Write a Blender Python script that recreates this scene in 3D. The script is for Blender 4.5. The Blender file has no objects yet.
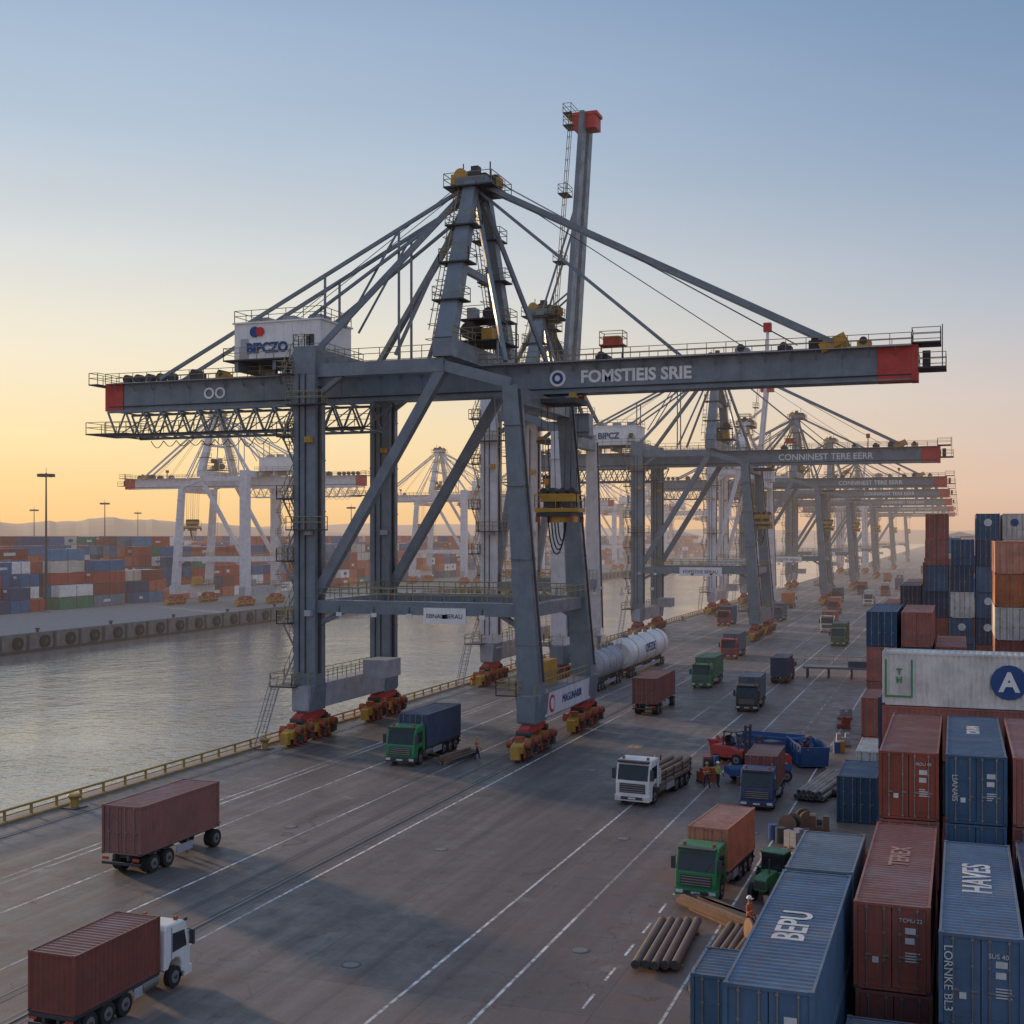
import bpy, math, random
from mathutils import Vector, Matrix
random.seed(7)
S = bpy.context.scene
COL = S.collection
# ------------------------------------------------------------------ world
SUN_AZ = math.radians(-64)      # from +Y, clockwise positive
SUN_EL = math.radians(8.0)
w = bpy.data.worlds.new("World"); S.world = w; w.use_nodes = True
nt = w.node_tree; nt.nodes.clear(); wn = nt.nodes; wl = nt.links
sky = wn.new("ShaderNodeTexSky"); sky.sky_type = 'NISHITA'; sky.sun_disc = False
sky.sun_elevation = SUN_EL; sky.sun_rotation = SUN_AZ
sky.altitude = 0; sky.air_density = 1.0; sky.dust_density = 0.3; sky.ozone_density = 2.0
tcw = wn.new("ShaderNodeTexCoord"); nrm = wn.new("ShaderNodeVectorMath"); nrm.operation = 'NORMALIZE'
wl.new(tcw.outputs['Generated'], nrm.inputs[0])
sep = wn.new("ShaderNodeSeparateXYZ"); wl.new(nrm.outputs[0], sep.inputs[0])
def wramp(stops):
    r = wn.new("ShaderNodeValToRGB"); e = r.color_ramp.elements
    while len(e) < len(stops): e.new(0.5)
    for el, (p_, c_) in zip(e, stops): el.position = p_; el.color = (c_[0], c_[1], c_[2], 1)
    wl.new(sep.outputs[2], r.inputs[0]); return r.outputs[0]
near_sun = wramp([(0,(.98,.60,.26)),(.03,(1.10,.72,.32)),(.075,(1.12,.86,.46)),(.14,(1.0,.89,.68)),(.21,(.80,.81,.78)),(.30,(.52,.62,.74)),(.42,(.34,.47,.66)),(.6,(.32,.43,.63)),(1,(.36,.46,.66))])
off_sun = wramp([(0,(.70,.46,.36)),(.04,(.80,.57,.47)),(.1,(.70,.60,.57)),(.17,(.49,.54,.63)),(.27,(.30,.41,.58)),(.4,(.175,.285,.48)),(.6,(.27,.38,.57)),(1,(.36,.46,.66))])
flat = wn.new("ShaderNodeVectorMath"); flat.operation = 'MULTIPLY'; flat.inputs[1].default_value = (1,1,0); wl.new(nrm.outputs[0], flat.inputs[0])
fn = wn.new("ShaderNodeVectorMath"); fn.operation = 'NORMALIZE'; wl.new(flat.outputs[0], fn.inputs[0])
dt = wn.new("ShaderNodeVectorMath"); dt.operation = 'DOT_PRODUCT'; dt.inputs[1].default_value = (math.sin(SUN_AZ), math.cos(SUN_AZ), 0); wl.new(fn.outputs[0], dt.inputs[0])
mr = wn.new("ShaderNodeMapRange"); mr.interpolation_type = 'SMOOTHSTEP'; mr.inputs[1].default_value = .25; mr.inputs[2].default_value = 1.0; wl.new(dt.outputs['Value'], mr.inputs[0])
mxw = wn.new("ShaderNodeMix"); mxw.data_type = 'RGBA'; wl.new(mr.outputs[0], mxw.inputs[0]); wl.new(off_sun, mxw.inputs[6]); wl.new(near_sun, mxw.inputs[7])
mrb = wn.new("ShaderNodeMapRange"); mrb.inputs[1].default_value = .25; mrb.inputs[2].default_value = -.7; mrb.inputs[3].default_value = 1.0; mrb.inputs[4].default_value = 1.35; wl.new(dt.outputs['Value'], mrb.inputs[0])  # added fill: sky facing away from the sun made brighter
mpw = wn.new("ShaderNodeMapping"); mpw.inputs['Scale'].default_value = (1.5, 1.5, 9); wl.new(nrm.outputs[0], mpw.inputs[0])
nw = wn.new("ShaderNodeTexNoise"); nw.inputs['Scale'].default_value = 1.6; nw.inputs['Detail'].default_value = 4; wl.new(mpw.outputs[0], nw.inputs['Vector'])
mrn = wn.new("ShaderNodeMapRange"); mrn.inputs[1].default_value = .35; mrn.inputs[2].default_value = .75; mrn.inputs[3].default_value = .975; mrn.inputs[4].default_value = 1.03; wl.new(nw.outputs['Fac'], mrn.inputs[0])
mm_ = wn.new("ShaderNodeMath"); mm_.operation = 'MULTIPLY'; wl.new(mrb.outputs[0], mm_.inputs[0]); wl.new(mrn.outputs[0], mm_.inputs[1])
bg1 = wn.new("ShaderNodeBackground"); wl.new(mxw.outputs[2], bg1.inputs[0]); wl.new(mm_.outputs[0], bg1.inputs[1])
bg = wn.new("ShaderNodeBackground"); bg.inputs[1].default_value = 0.06; wl.new(sky.outputs[0], bg.inputs[0])
mxs = wn.new("ShaderNodeMixShader"); mxs.inputs[0].default_value = .90; wl.new(bg.outputs[0], mxs.inputs[1]); wl.new(bg1.outputs[0], mxs.inputs[2])
wo = wn.new("ShaderNodeOutputWorld"); wl.new(mxs.outputs[0], wo.inputs[0])
sl = bpy.data.lights.new("sun", 'SUN'); sl.energy = 4.8; sl.angle = math.radians(4); sl.color = (1.0, 0.66, 0.38)
so = bpy.data.objects.new("sun", sl); COL.objects.link(so)
sd = Vector((math.sin(SUN_AZ)*math.cos(SUN_EL), math.cos(SUN_AZ)*math.cos(SUN_EL), math.sin(SUN_EL)))
so.rotation_euler = sd.to_track_quat('Z', 'Y').to_euler()
S.view_settings.view_transform = 'Standard'; S.view_settings.look = 'None'; S.view_settings.exposure = 0
# ------------------------------------------------------------------ camera
cd = bpy.data.cameras.new("camera"); cam = bpy.data.objects.new("camera", cd); COL.objects.link(cam)
cam.location = (0, 0, 18); cam.rotation_euler = (math.radians(90), 0, math.radians(19.72))
cd.sensor_width = 36; cd.lens = 1250/1024*36; cd.shift_y = 23/1024; cd.clip_end = 30000; cd.clip_start = 0.5
S.camera = cam
# ------------------------------------------------------------------ painted haze: emission mixed into every material by distance from origin
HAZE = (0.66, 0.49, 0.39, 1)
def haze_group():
    g = bpy.data.node_groups.new("painted_haze", 'ShaderNodeTree')
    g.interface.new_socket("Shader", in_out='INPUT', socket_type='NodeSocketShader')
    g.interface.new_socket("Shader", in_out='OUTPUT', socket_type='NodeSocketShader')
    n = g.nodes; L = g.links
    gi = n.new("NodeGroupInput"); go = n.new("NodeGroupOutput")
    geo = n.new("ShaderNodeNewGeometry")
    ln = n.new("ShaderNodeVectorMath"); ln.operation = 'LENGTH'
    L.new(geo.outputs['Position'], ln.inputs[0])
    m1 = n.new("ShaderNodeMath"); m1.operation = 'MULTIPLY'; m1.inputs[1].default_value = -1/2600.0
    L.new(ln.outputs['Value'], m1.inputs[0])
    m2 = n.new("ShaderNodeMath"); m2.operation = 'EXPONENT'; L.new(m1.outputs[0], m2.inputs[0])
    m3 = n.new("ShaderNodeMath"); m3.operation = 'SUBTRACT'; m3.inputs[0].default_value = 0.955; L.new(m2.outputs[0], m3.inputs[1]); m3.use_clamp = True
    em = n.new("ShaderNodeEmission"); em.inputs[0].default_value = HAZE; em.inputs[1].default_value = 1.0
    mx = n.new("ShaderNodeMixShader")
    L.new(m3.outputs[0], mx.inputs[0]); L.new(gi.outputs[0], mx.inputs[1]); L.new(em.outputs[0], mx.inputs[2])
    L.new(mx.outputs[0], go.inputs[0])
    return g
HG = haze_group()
def newmat(name):
    m = bpy.data.materials.new(name); m.use_nodes = True
    m.cycles.emission_sampling = 'NONE'
    n = m.node_tree.nodes; L = m.node_tree.links
    p = n["Principled BSDF"]; o = n["Material Output"]
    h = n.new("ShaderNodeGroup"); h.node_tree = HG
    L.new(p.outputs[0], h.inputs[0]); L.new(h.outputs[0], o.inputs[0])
    return m, n, L, p
def mixc(n, L, fac, a, b, mode='MIX'):
    x = n.new("ShaderNodeMix"); x.data_type = 'RGBA'; x.blend_type = mode
    if isinstance(fac, (int, float)): x.inputs[0].default_value = fac
    else: L.new(fac, x.inputs[0])
    for v, i in ((a, 6), (b, 7)):
        if isinstance(v, tuple): x.inputs[i].default_value = v
        else: L.new(v, x.inputs[i])
    return x.outputs[2]
def noise(n, L, coord, scale, detail=6, rough=0.6):
    t = n.new("ShaderNodeTexNoise"); t.inputs['Scale'].default_value = scale
    t.inputs['Detail'].default_value = detail; t.inputs['Roughness'].default_value = rough
    L.new(coord, t.inputs['Vector']); return t.outputs['Fac']
def ramp(n, L, v, a, b, lo=0.0, hi=1.0):
    r = n.new("ShaderNodeMapRange"); r.inputs[1].default_value = a; r.inputs[2].default_value = b
    r.inputs[3].default_value = lo; r.inputs[4].default_value = hi
    L.new(v, r.inputs[0]); return r.outputs[0]
def mul(n, L, a, b):
    x = n.new("ShaderNodeMath"); x.operation = 'MULTIPLY'
    L.new(a, x.inputs[0]); L.new(b, x.inputs[1]); return x.outputs[0]
def mapping(n, L, coord, sc):
    m = n.new("ShaderNodeMapping"); m.inputs['Scale'].default_value = sc; L.new(coord, m.inputs[0]); return m.outputs[0]
def c4(c): return (c[0], c[1], c[2], 1)
_mc = {}
def paint(name, col, rough=0.5, dirt=0.45, rust=0.3, metal=0.0, vary=0.0, roof=0.0):
    if name in _mc: return _mc[name]
    m, n, L, p = newmat(name)
    tc = n.new("ShaderNodeTexCoord").outputs['Object']
    oi = n.new("ShaderNodeObjectInfo")
    ad = n.new("ShaderNodeVectorMath"); ad.operation = 'ADD'
    sc = n.new("ShaderNodeVectorMath"); sc.operation = 'SCALE'; sc.inputs['Scale'].default_value = 37.0
    cb = n.new("ShaderNodeCombineXYZ"); L.new(oi.outputs['Random'], cb.inputs[0]); L.new(oi.outputs['Random'], cb.inputs[1])
    L.new(cb.outputs[0], sc.inputs[0]); L.new(tc, ad.inputs[0]); L.new(sc.outputs[0], ad.inputs[1]); co = ad.outputs[0]
    f1 = ramp(n, L, noise(n, L, co, 0.7, 5, 0.68), 0.36, 0.66, 0, dirt)
    dk = tuple(0.42*x+0.02 for x in col[:3])
    c = mixc(n, L, f1, c4(col), c4(dk))
    if rust > 0:
        sn = noise(n, L, mapping(n, L, co, (4, 4, 0.35)), 1.6, 5, 0.72)
        c = mixc(n, L, ramp(n, L, sn, 0.54, 0.72, 0, rust), c, (0.13, 0.06, 0.033, 1))
        c = mixc(n, L, ramp(n, L, sn, 0.44, 0.30, 0, rust*.6), c, c4(tuple(x*.55+.14 for x in col[:3])))
    if dirt > .22:
        f3 = ramp(n, L, noise(n, L, co, 5.0, 3, 0.7), 0.56, 0.72, 0, dirt*0.55)
        c = mixc(n, L, f3, c, c4(tuple(min(1, x*0.6+0.03) for x in col[:3])))
    if vary:
        v = ramp(n, L, oi.outputs['Random'], 0, 1, 1-vary, 1+vary*0.4)
        hs = n.new("ShaderNodeHueSaturation"); L.new(v, hs.inputs['Value']); L.new(ramp(n, L, oi.outputs['Random'], 0, 1, 1.05, .8), hs.inputs['Saturation']); L.new(c, hs.inputs['Color']); c = hs.outputs[0]
    geo = n.new("ShaderNodeNewGeometry"); sx = n.new("ShaderNodeSeparateXYZ"); L.new(geo.outputs['Normal'], sx.inputs[0])
    upm = ramp(n, L, sx.outputs[2], 0.6, 1.0, 0, 1)
    c = mixc(n, L, ramp(n, L, upm, 0, 1, 0, 0.2 if dirt > 0.2 else 0.05), c, (0.24, 0.215, 0.20, 1))
    if roof:
        rn = ramp(n, L, noise(n, L, co, 1.7, 5, .78), .50, .66, 0, roof)
        c = mixc(n, L, mul(n, L, rn, upm), c, (0.15, 0.075, 0.045, 1))
        rn2 = ramp(n, L, noise(n, L, co, .45, 3, .6), .5, .7, 0, roof*.7)
        c = mixc(n, L, mul(n, L, rn2, upm), c, (0.27, 0.25, 0.235, 1))
    L.new(c, p.inputs['Base Color'])
    L.new(ramp(n, L, f1, 0, max(dirt, .01), rough, min(1, rough+0.28)), p.inputs['Roughness'])
    p.inputs['Metallic'].default_value = metal
    _mc[name] = m; return m
def glassmat(name, col=(0.02, 0.025, 0.03)):
    if name in _mc: return _mc[name]
    m, n, L, p = newmat(name); p.inputs['Base Color'].default_value = c4(col); p.inputs['Roughness'].default_value = 0.06
    p.inputs['IOR'].default_value = 1.5
    _mc[name] = m; return m
GREY = paint("crane_grey_paint", (0.165, 0.205, 0.240), 0.34, 0.45, 0.35)
GREYL = paint("crane_light_grey_paint", (0.36, 0.38, 0.42), 0.45, 0.5, 0.45)
WHITE = paint("white_paint", (0.76, 0.75, 0.74), 0.4, 0.25, 0.25)
CWHITE = paint("crane_white_paint", (0.64, 0.63, 0.66), 0.45, 0.4, 0.4)
YEL = paint("yellow_paint", (0.52, 0.29, 0.035), 0.5, 0.6, 0.45)
YGD = paint("guard_rail_yellow_paint", (0.42, 0.27, 0.06), 0.6, 0.65, 0.5)
YRAIL = paint("railing_paint", (0.30, 0.25, 0.13), 0.6, 0.3, 0.3)
RED = paint("red_paint", (0.50, 0.045, 0.032), 0.4, 0.4, 0.25)
ORED = paint("bogie_orange_red_paint", (0.42, 0.085, 0.035), 0.5, 0.65, 0.45)
DARK = paint("dark_steel", (0.045, 0.045, 0.05), 0.5, 0.4, 0.4)
STEEL = paint("bare_steel", (0.30, 0.29, 0.28), 0.35, 0.5, 0.4, 0.6)
RUB = paint("rubber", (0.02, 0.02, 0.02), 0.85, 0.2, 0.0)
GLASS = glassmat("window_glass")
LAMP = glassmat("headlamp_glass", (0.6, 0.6, 0.58))
WOOD = paint("timber", (0.22, 0.135, 0.085), 0.85, 0.6, 0.0)
CONC = paint("concrete", (0.29, 0.27, 0.25), 0.9, 0.6, 0.3)
BLUEM = paint("blue_machine_paint", (0.03, 0.11, 0.30), 0.45, 0.5, 0.4)
GRNM = paint("green_machine_paint", (0.03, 0.20, 0.07), 0.4, 0.5, 0.3)
def cpt(n_, c_, v_): return paint("container_"+n_, c_, 0.48, 0.6, 0.45, vary=v_, roof=.6)
CC = {
 'rust': cpt("rust_red", (0.37, 0.090, 0.055), .3), 'brown': cpt("brown", (0.25, 0.062, 0.042), .25),
 'blue': cpt("blue", (0.028, 0.11, 0.22), .35), 'navy': cpt("navy", (0.022, 0.058, 0.13), .3),
 'slate': cpt("slate", (0.13, 0.19, 0.25), .3), 'orange': cpt("orange", (0.56, 0.17, 0.06), .25),
 'white': cpt("white", (0.70, 0.66, 0.60), .12), 'green': cpt("green", (0.04, 0.18, 0.10), .3),
}
# ------------------------------------------------------------------ mesh builder
class MB:
    def __init__(s): s.v = []; s.f = []; s.m = []; s.mats = []
    def mi(s, m):
        if m not in s.mats: s.mats.append(m)
        return s.mats.index(m)
    def face(s, pts, m):
        b = len(s.v); s.v += [tuple(p) for p in pts]; s.f.append(tuple(range(b, b+len(pts)))); s.m.append(s.mi(m))
    def hexa(s, P, m):
        b = len(s.v); s.v += [tuple(p) for p in P]; k = s.mi(m)
        for q in ((0,3,2,1),(4,5,6,7),(0,1,5,4),(1,2,6,5),(2,3,7,6),(3,0,4,7)):
            s.f.append(tuple(b+i for i in q)); s.m.append(k)
    def box(s, x0, x1, y0, y1, z0, z1, m):
        s.hexa([(x0,y0,z0),(x1,y0,z0),(x1,y1,z0),(x0,y1,z0),(x0,y0,z1),(x1,y0,z1),(x1,y1,z1),(x0,y1,z1)], m)
    def beam(s, p, q, w_, h_, m, w2=None, h2=None):
        p = Vector(p); q = Vector(q); d = (q-p)
        if d.length < 1e-6: return
        d.normalize(); up = Vector((0,0,1)) if abs(d.z) < 0.93 else Vector((0,1,0))
        sd_ = d.cross(up).normalized(); u = sd_.cross(d).normalized()
        w2 = w_ if w2 is None else w2; h2 = h_ if h2 is None else h2
        P = []
        for c, ww, hh in ((p, w_, h_), (q, w2, h2)):
            for a, b_ in ((-1,-1),(1,-1),(1,1),(-1,1)):
                P.append(c + sd_*a*ww/2 + u*b_*hh/2)
        s.hexa(P, m)
    def cyl(s, p, q, r, m, n=12, r2=None):
        p = Vector(p); q = Vector(q); d = (q-p).normalized()
        up = Vector((0,0,1)) if abs(d.z) < 0.9 else Vector((1,0,0))
        a = d.cross(up).normalized(); c = a.cross(d); r2 = r if r2 is None else r2
        b = len(s.v); k = s.mi(m)
        for cc, rr in ((p, r), (q, r2)):
            for i in range(n):
                t = 2*math.pi*i/n; s.v.append(tuple(cc + a*math.cos(t)*rr + c*math.sin(t)*rr))
        for i in range(n):
            j = (i+1) % n; s.f.append((b+i, b+j, b+n+j, b+n+i)); s.m.append(k)
        s.f.append(tuple(b+i for i in reversed(range(n)))); s.m.append(k)
        s.f.append(tuple(b+n+i for i in range(n))); s.m.append(k)
    def extr(s, prof, x0, x1, m, axis='x'):
        n = len(prof); b = len(s.v); k = s.mi(m)
        for x in (x0, x1):
            for (a, c) in prof: s.v.append((x, a, c) if axis == 'x' else (a, x, c))
        for i in range(n):
            j = (i+1) % n; s.f.append((b+i, b+j, b+n+j, b+n+i)); s.m.append(k)
        s.f.append(tuple(b+i for i in range(n))[::-1]); s.m.append(k)
        s.f.append(tuple(b+n+i for i in range(n))); s.m.append(k)
    def rail(s, p, q, m=None, h=1.1, step=1.7, t=0.055):
        m = m or YRAIL; p = Vector(p); q = Vector(q); L = (q-p).length; n = max(1, int(L/step))
        for i in range(n+1):
            c = p.lerp(q, i/n); s.beam(c, c+Vector((0,0,h)), t, t, m)
        for hh in (h, h*0.55):
            s.beam(p+Vector((0,0,hh)), q+Vector((0,0,hh)), t, t, m)
    def railrect(s, x0, x1, y0, y1, z, m=None, h=1.1):
        s.rail((x0,y0,z),(x1,y0,z),m,h); s.rail((x1,y0,z),(x1,y1,z),m,h); s.rail((x1,y1,z),(x0,y1,z),m,h); s.rail((x0,y1,z),(x0,y0,z),m,h)
    def platform(s, x0, x1, y0, y1, z, m=None, rm=None):
        s.box(x0, x1, y0, y1, z-0.12, z, m or DARK); s.railrect(x0+.04, x1-.04, y0+.04, y1-.04, z, rm)
    def corr(s, o, u, v, nrm, ul, vl, m, pitch=0.28, dep=0.04):
        o = Vector(o); u = Vector(u); v = Vector(v); nrm = Vector(nrm)
        n = max(1, round(ul/pitch)); pt = ul/n; k = s.mi(m); b = len(s.v); pts = []
        for i in range(n):
            for a, d in ((0.0, 0), (0.27, 0), (0.5, -dep), (0.77, -dep)): pts.append(((i+a)*pt, d))
        pts.append((ul, 0))
        for a, d in pts:
            base = o+u*a+nrm*d; s.v.append(tuple(base)); s.v.append(tuple(base+v*vl))
        for i in range(len(pts)-1):
            s.f.append((b+2*i, b+2*i+2, b+2*i+3, b+2*i+1)); s.m.append(k)
    def mesh(s, name, smooth=False):
        me = bpy.data.meshes.new(name); me.from_pydata(s.v, [], s.f)
        for m in s.mats: me.materials.append(m)
        me.polygons.foreach_set('material_index', s.m)
        if smooth: me.polygons.foreach_set('use_smooth', [True]*len(s.f))
        me.update(); return me
    def obj(s, name, parent=None, loc=(0,0,0), rz=0, bevel=0, smooth=False):
        o = bpy.data.objects.new(name, s.mesh(name, smooth)); COL.objects.link(o); o.location = loc; o.rotation_euler = (0,0,rz)
        if parent: o.parent = parent
        if bevel:
            b = o.modifiers.new("b", 'BEVEL'); b.width = bevel; b.segments = 2; b.limit_method = 'ANGLE'
        return o
def empty(name, loc=(0,0,0), rz=0, sc=1):
    o = bpy.data.objects.new(name, None); COL.objects.link(o); o.location = loc; o.rotation_euler = (0,0,rz); o.scale = (sc,sc,sc)
    o.empty_display_size = 0.5; return o
def text(body, size, loc, rot, mat, parent, name="lettering", ext=0.012, bold=0.0, align='CENTER'):
    c = bpy.data.curves.new(name, 'FONT'); c.body = body; c.size = size; c.extrude = ext; c.offset = bold; c.resolution_u = 3
    c.align_x = align; c.align_y = 'CENTER'; c.materials.append(mat)
    o = bpy.data.objects.new(name, c); COL.objects.link(o); o.location = loc; o.rotation_euler = rot; o.parent = parent
    return o
R90 = math.radians(90)
# ------------------------------------------------------------------ containers
H = 2.9; W = 2.44
def container_geo(mb, x0, y0, z0, L, m, w_=W, h_=H, frame=None):
    x1 = x0+w_; y1 = y0+L; z1 = z0+h_; t = 0.13; f = frame or m
    for x in (x0, x1-t):
        for y in (y0, y1-t): mb.box(x, x+t, y, y+t, z0+.12, z1-.12, f)
    for x in (x0-.004, x1-t-.03):
        for y in (y0-.006, y1-t-.03):
            for z in (z0, z1-.12): mb.box(x, x+t+.034, y, y+t+.036, z, z+.12, DARK if z == z0 else f)
    for x in (x0+.01, x1-.09):
        for z in (z0+.02, z1-.12): mb.box(x, x+.08, y0+t+.03, y1-t-.03, z, z+.10, f)
    for y in (y0+.01, y1-.09):
        for z in (z0+.02, z1-.12): mb.box(x0+t+.03, x1-t-.03, y, y+.08, z, z+.10, f)
    mb.corr((x0+.03, y1-t, z0+.12), (0,-1,0), (0,0,1), (-1,0,0), L-2*t, h_-.24, m)
    mb.corr((x1-.03, y0+t, z0+.12), (0,1,0), (0,0,1), (1,0,0), L-2*t, h_-.24, m)
    mb.corr((x0+t, y1-.03, z0+.12), (1,0,0), (0,0,1), (0,1,0), w_-2*t, h_-.24, m)
    mb.corr((x0+.09, y0+t, z1-.045), (0,1,0), (1,0,0), (0,0,1), L-2*t, w_-.18, m, 0.32, 0.035)
    mb.box(x0+t+.01, (x0+x1)/2-.015, y0+.05, y0+.10, z0+.13, z1-.13, m)
    mb.box((x0+x1)/2+.015, x1-t-.01, y0+.05, y0+.10, z0+.13, z1-.13, m)
    for k in range(3):
        zz = z0+.35+k*(h_-.7)/3
        for xa in (x0+t+.12, (x0+x1)/2+.12): mb.box(xa, xa+w_/2-t-.3, y0+.035, y0+.06, zz, zz+.06, m)
    for fx in (0.17, 0.40, 0.60, 0.83):
        xx = x0+w_*fx; mb.cyl((xx, y0+.01, z0+.08), (xx, y0+.01, z1-.08), .024, STEEL, 6)
        mb.box(xx-.04, xx+.16, y0-.02, y0+.03, z0+1.15, z0+1.20, STEEL)
        for zz in (z0+.15, z0+1.0, z1-1.0, z1-.2): mb.box(xx-.05, xx+.05, y0-.01, y0+.045, zz, zz+.06, STEEL)
    mb.box(x0+t, x1-t, y0+.1, y1-.1, z0+.05, z0+.1, DARK)
_cm = {}
def container(x0, y0, z0, L, col, cross=False):
    k = (L, col)
    if k not in _cm:
        mb = MB(); container_geo(mb, -W/2, -L/2, 0, L, CC[col]); _cm[k] = mb.mesh("shipping_container")
    o = bpy.data.objects.new("shipping_container", _cm[k]); COL.objects.link(o)
    j = random.uniform(-.04, .04)
    if cross: o.location = (x0+L/2, y0+W/2+j, z0); o.rotation_euler = (0,0,R90)
    else: o.location = (x0+W/2+j, y0+L/2+random.uniform(-.08,.08), z0); o.rotation_euler = (0,0,random.uniform(-.003,.003))
    return o
def stack(x0, y0, L, cols, cross=False):
    r = []
    for i, c in enumerate(cols): r.append(container(x0, y0, i*(H+.012)+.01, L, c, cross))
    return r
L40, L20 = 12.19, 6.06
sA = stack(-6.05, 34.0, L40, ['blue', 'blue'])
stack(-6.05, 46.7, L20, ['navy', 'slate'])
container(-8.75, 42.6, .01, 3.0, 'blue')
stack(-3.3, 28.4, L40, ['navy'])
sC = stack(-3.3, 43.0, L40, ['brown', 'rust'])
sC2 = stack(-3.3, 56.0, L40, ['blue', 'brown', 'rust'])
stack(-.62, 27.6, L40, ['rust'])
sD = stack(-.62, 40.6, L40, ['navy', 'blue'])
sD2 = stack(-.62, 56.0, L40, ['rust', 'blue', 'blue'])
stack(2.05, 27.6, L40, ['rust']); stack(2.05, 41.5, L40, ['blue', 'navy']); stack(2.05, 56.0, L40, ['blue', 'brown', 'rust'])
stack(4.72, 27.6, L40, ['blue']); stack(4.72, 41.0, L40, ['rust', 'blue']); stack(4.72, 56.0, L40, ['rust', 'rust', 'navy'])
stack(7.4, 41.0, L40, ['blue', 'rust']); stack(7.4, 56.0, L40, ['rust', 'navy', 'rust'])
sF = stack(-4.0, 71.0, L40, ['brown', 'navy', 'rust', 'white'], True)
stack(-4.4, 74.4, L40, ['blue', 'rust', 'navy'], True)
stack(-7.3, 80.6, L20, ['blue'])
stack(-6.9, 90.5, L20, ['white']); stack(-7.0, 97.0, L20, ['rust', 'rust'])
stack(-7.3, 108, L40, ['navy', 'brown', 'rust', 'blue'])
stack(-4.6, 108, L40, ['rust', 'blue', 'navy', 'rust'])
stack(-1.9, 110, L40, ['blue', 'rust', 'rust'])
stack(2.9, 118, L40, ['rust', 'blue', 'rust', 'white', 'orange', 'orange'])
stack(5.6, 118, L40, ['rust', 'blue', 'blue', 'white', 'rust', 'orange'])
stack(8.3, 118, L40, ['rust', 'blue', 'rust', 'white', 'rust', 'rust', 'white'])
tall = [(-3.7, 7), (-1.0, 6), (1.7, 7), (4.4, 7), (7.1, 7), (9.8, 8), (12.5, 7)]
tc_ = [['rust','brown','rust','navy','blue','rust','rust'], ['blue','navy','blue','white','navy','blue'], ['navy','rust','navy','blue','blue','navy','blue'],
       ['rust','white','blue','navy','rust','white','white'], ['rust','orange','blue','rust','white','orange','white'], ['rust','white','orange','rust','blue','rust','orange','white'], ['rust']*7]
tallobs = []
for (x, t), cs in zip(tall, tc_): tallobs.append(stack(x, 148, L40, cs[:t]))
for x, n in ((-9.8, 3), (-7.1, 4), (-4.4, 5)):
    for yy in (165, 178): stack(x, yy, L40, [random.choice(['rust','blue','brown','navy','orange']) for _ in range(n)])
TX = paint("lettering_white", (0.70, 0.70, 0.68), 0.6, 0.6, 0.2)
TB = paint("lettering_blue", (0.02, 0.07, 0.22), 0.6, 0.3, 0.0)
TR = paint("lettering_red", (0.55, 0.03, 0.03), 0.6, 0.3, 0.0)
TG = paint("lettering_green", (0.03, 0.28, 0.11), 0.6, 0.3, 0.0)
def top_text(o, s, size, y=0, m=TX): text(s, size, (0, y, H-.035), (0, 0, R90), m, o, ext=.006, bold=.02)
top_text(sA[1], "BEPU", 1.35, -0.3); top_text(sC[1], "TEREX", 1.0, 0.6, paint("lettering_faded", (.40,.20,.16), .7, .6, 0)); top_text(sD[1], "HAVES", 1.35, 0.8)
top_text(sD2[2], "IORAN", .8, 1.5)
text("LORNKE BL3", .36, (-.95, -L40/2-.02, 1.5), (R90, R90, 0), TX, sD[1]); text("SUS 40", .2, (.5, -L40/2-.02, 2.3), (R90, 0, 0), TX, sD[1])
text("TCMU 22", .18, (.6, -L40/2-.02, 2.4), (R90, 0, 0), TX, sC[1]); text("IRDU 40", .18, (.6, -L40/2-.02, 2.4), (R90, 0, 0), TX, sC2[2])
text("LIANAIS", .32, (-.85, -L40/2-.02, 1.5), (R90, R90, 0), TX, sD2[2])
def placards(o, L=L40):
    d = MB(); y = -L/2
    for (x, z, w_, h_) in ((.42,1.95,.34,.2),(.42,1.62,.3,.2),(-.62,.9,.2,.2)): d.box(x, x+w_, y+.02, y+.034, z, z+h_, TX)
    for k in range(4): d.box(.42, .42+random.uniform(.2,.5), y+.02, y+.032, 1.3-k*.09, 1.34-k*.09, TX)
    d.obj("placards", o)
for st in (sA, sC, sC2, sD, sD2): placards(st[-1])
fc = sF[3]
mb = MB(); mb.cyl((-W/2-.05, 0, 0), (-W/2-.01, 0, 0), .92, TB, 32); mb.obj("logo_disc", fc, (0, -.35, 1.45))
text("A", 1.4, (-W/2-.07, -.35, 1.42), (R90, 0, -R90), WHITE, fc, bold=.05)
text("T\nH", .45, (-W/2-.03, 5.2, 1.6), (R90, 0, -R90), TG, fc, bold=.02)
mb = MB(); mb.box(-W/2-.03, -W/2-.01, 4.6, 5.85, .45, .55, TG); mb.box(-W/2-.03, -W/2-.01, 5.85, 5.95, .45, 2.5, TG); mb.box(-W/2-.03, -W/2-.01, 4.5, 4.6, .45, 2.5, TG); mb.obj("green_border", fc)
for st in tallobs[1:6]:
    for o in st:
        if random.random() < .55:
            mm = TB if o.data == _cm.get((L40,'white')) else TX
            mb = MB(); mb.cyl((0,-L40/2-.03,1.9),(0,-L40/2+.02,1.9),.42, mm, 20); mb.obj("logo_disc", o)
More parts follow.
